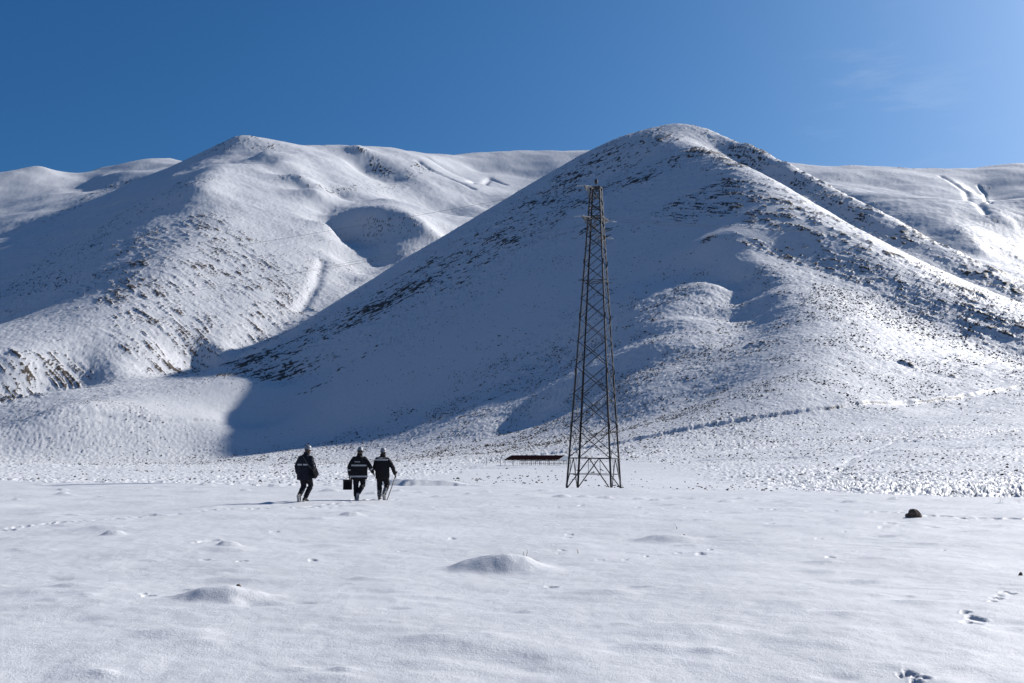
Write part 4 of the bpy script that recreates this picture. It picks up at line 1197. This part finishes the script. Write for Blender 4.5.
p3 = dict(hip=(.0, 0, .92), chest=(-.02, .03, 1.32), neck=(-.0, .04, 1.47), head=(.01, .06, 1.60), look=R(-12), nod=R(2), hem=.74, jw=1.06,
    elb_l=(-.275, .02, 1.10), wri_l=(-.20, .22, .98), elb_r=(.345, -.03, 1.13), wri_r=(.415, .06, .88), curl_r=1.2,
    kne_l=(-.10, .05, .51), ank_l=(-.09, .03, .10), toe_l=(-.10, .25, .04), kne_r=(.14, .13, .52), ank_r=(.09, -.14, .20), toe_r=(.10, -.04, .05),
    bands=[(1.365, .05, (R(190), R(350)))], marks=(1.425, -.10, .07), gaiters=True, cloth='jacket2')
P3 = make_person(382.0, 499.0, 33.8, R(-4), p3, 'person in dark clothes with one shoulder band, rightmost of three, holding a stick')
bpy.context.view_layer.update()

# things they carry
def carried_case():
    wv = P2_.matrix_world @ Vector((-.315, .055, .755))
    root = empty('tool_case', (wv.x - .06, wv.y, wv.z - .40), R(3), 'boxy black tool case hanging from the left hand of the middle walker', 'case')
    m = MB(); m.box((0, -.085, .17), (0, .085, .17), .29, .34); m.build('case_body', M['case'], root, bevel=.018)
    m = MB(); m.box((0, -.09, .30), (0, .09, .30), .296, .012); m.build('lid_seam', M['black'], root)
    m = MB(); m.tube([(-.06, 0, .335), (-.055, 0, .385), (0, 0, .402), (.055, 0, .385), (.06, 0, .335)], .011, 8); m.build('handle', M['black'], root, smooth=True)
    for x in (-.09, .09):
        m = MB(); m.box((x, -.092, .27), (x, -.092, .32), .03, .012, up=(0, 1, 0)); m.build('latch', M['steel'], root)
carried_case()
def carried_bag():
    root = empty('shoulder_bag', P1.location, P1.rotation_euler.z, 'dark soft shoulder bag hanging at the right hip of the leftmost walker', 'bag')
    m = MB(); m.tube([(.30, -.02, .74), (.305, -.02, .80), (.30, -.02, .98), (.28, -.02, 1.02)], [(.07, .16), (.085, .19), (.08, .18), (.06, .16)], 16)
    m.build('bag_body', M['bag'], root, smooth=True, remesh=.012, folds=.008)
    m = MB(); m.tube([(.345, -.02, .92), (.392, -.02, .90), (.392, -.02, .84), (.378, -.02, .82)], [(.02, .15), (.015, .17), (.012, .17), (.01, .15)], 12); m.build('flap', M['bag'], root, smooth=True)
    m = MB(); m.tube([(.33, .10, .98), (.27, .13, 1.20), (.06, .15, 1.42), (-.06, .06, 1.50), (-.02, -.12, 1.41), (.16, -.17, 1.20), (.31, -.12, .98)], [(.022, .006)] * 7, 8)
    m.build('strap', M['black'], root, smooth=True)
carried_bag()
def stick():
    top = P3.matrix_world @ Vector((.435, .09, .835)); bx, by, _ = at(386.5, 499, 33.3)
    bot = Vector((bx, by, GROUND(bx, by) - .04)); d = (top - bot).normalized()
    root = empty('walking_stick', tuple(bot), 0, 'long thin walking stick planted in the snow by the rightmost walker', 'walking stick')
    m = MB(); m.tube([(0, 0, 0), (top - bot) * .5 + Vector((.006, 0, 0)), (top - bot) + d * .12], [.013, .016, .018], 8); m.build('shaft', M['stick'], root, smooth=True)
    m = MB(); m.tube([(top - bot) + d * .10, (top - bot) + d * .16, (top - bot) + d * .18], [.022, .024, .012], 10); m.build('knob', M['black'], root, smooth=True)
    m = MB(); m.tube([(0, 0, 0), (top - bot) * .05], [.008, .015], 8); m.build('tip', M['steel_dark'], root)
stick()

# ------------------------------------------------------------------ boulder, stones, grass
def rock(px, py, w, h, label, name='boulder', seed=1, hollow=False):
    x, y = gp(px, py); m = MB(); m.ball((0, 0, 0), 1.0, 40, 26)
    v = np.array(m.v)
    n = fbm(v[:, 0] + v[:, 2] * .7, v[:, 1] - v[:, 2] * .6, .9, 4, seed); n2 = np.abs(fbm(v[:, 0] * 1.2 - v[:, 2], v[:, 1] + v[:, 2], .35, 3, seed + 4))
    v = v * (1 + .22 * n - .10 * n2)[:, None]
    v[:, 2] = v[:, 2] + .25 * np.maximum(0, 1 - ((v[:, 0] - .25) / .7) ** 2) - .2
    v = v * np.array([w / 2, w * .42, h])
    m.v = [tuple(a) for a in v]
    o = m.build(name, M['rock'], None, smooth=False); o.location = (x, y + w * .3, GROUND(x, y + w * .3) + h * .12)
    tag(o, label, 'rock'); return o
b = rock(915.5, 517, .40, .17, 'brown boulder poking out of the snow at the right of the field', seed=3)
rock(237, 600, .075, .035, 'small dark stone lying on the snow hummock at the lower left', 'stone', 5)
rock(684, 537, .07, .03, 'small dark stone beside the low snow hummock right of centre', 'stone', 8)
rock(1021.5, 579, .05, .035, 'tiny dark stone at the right edge of the snow field', 'stone', 9)

def grass(px, py, n, h, spread, label, seed):
    x, y = gp(px, py); z = GROUND(x, y); rr = random.Random(seed)
    m = MB()
    for i in range(n):
        a = rr.uniform(0, 6.28); d = rr.uniform(0, spread) * .25; ox, oy = math.cos(a) * d, math.sin(a) * d
        oz = GROUND(x + ox, y + oy) - z
        L = h * rr.uniform(.35, 1.1); lx, ly = rr.uniform(-.45, .45) * L, rr.uniform(-.3, .3) * L
        m.tube([(ox, oy, oz - .01), (ox + lx * .3, oy + ly * .3, oz + L * .55), (ox + lx, oy + ly, oz + L)], [.0015, .0012, .0005], 4)
        if rr.random() < .5: m.tube([(ox + lx * .9, oy + ly * .9, oz + L * .93), (ox + lx * 1.1, oy + ly * 1.1, oz + L * 1.08)], [.0022, .0007], 5)
    o = m.build('dry_grass_tuft', M['grass'], None); o.location = (x, y, z)
    tag(o, label, 'grass tuft', 'straw coloured grass in the near snow field')
grass(525, 562, 16, .16, .10, 'straw coloured grass blades on the right shoulder of the central snow hummock', 1)
grass(536, 566, 10, .07, .12, 'very short dry stubble just below the right shoulder of the central snow hummock', 2)
grass(578, 552, 5, .08, .03, 'tiny lone dry sprig in the snow right of the central hummock', 3)
grass(1000, 503, 12, .22, .5, 'sparse thin dry stalks near the right edge of the field, behind the boulder', 4)
grass(1018, 503, 10, .2, .4, 'sparse thin dry stalks at the very right edge of the field', 6)
grass(677, 530, 4, .1, .05, 'two or three dry stalks on the low snow hummock right of centre', 7)
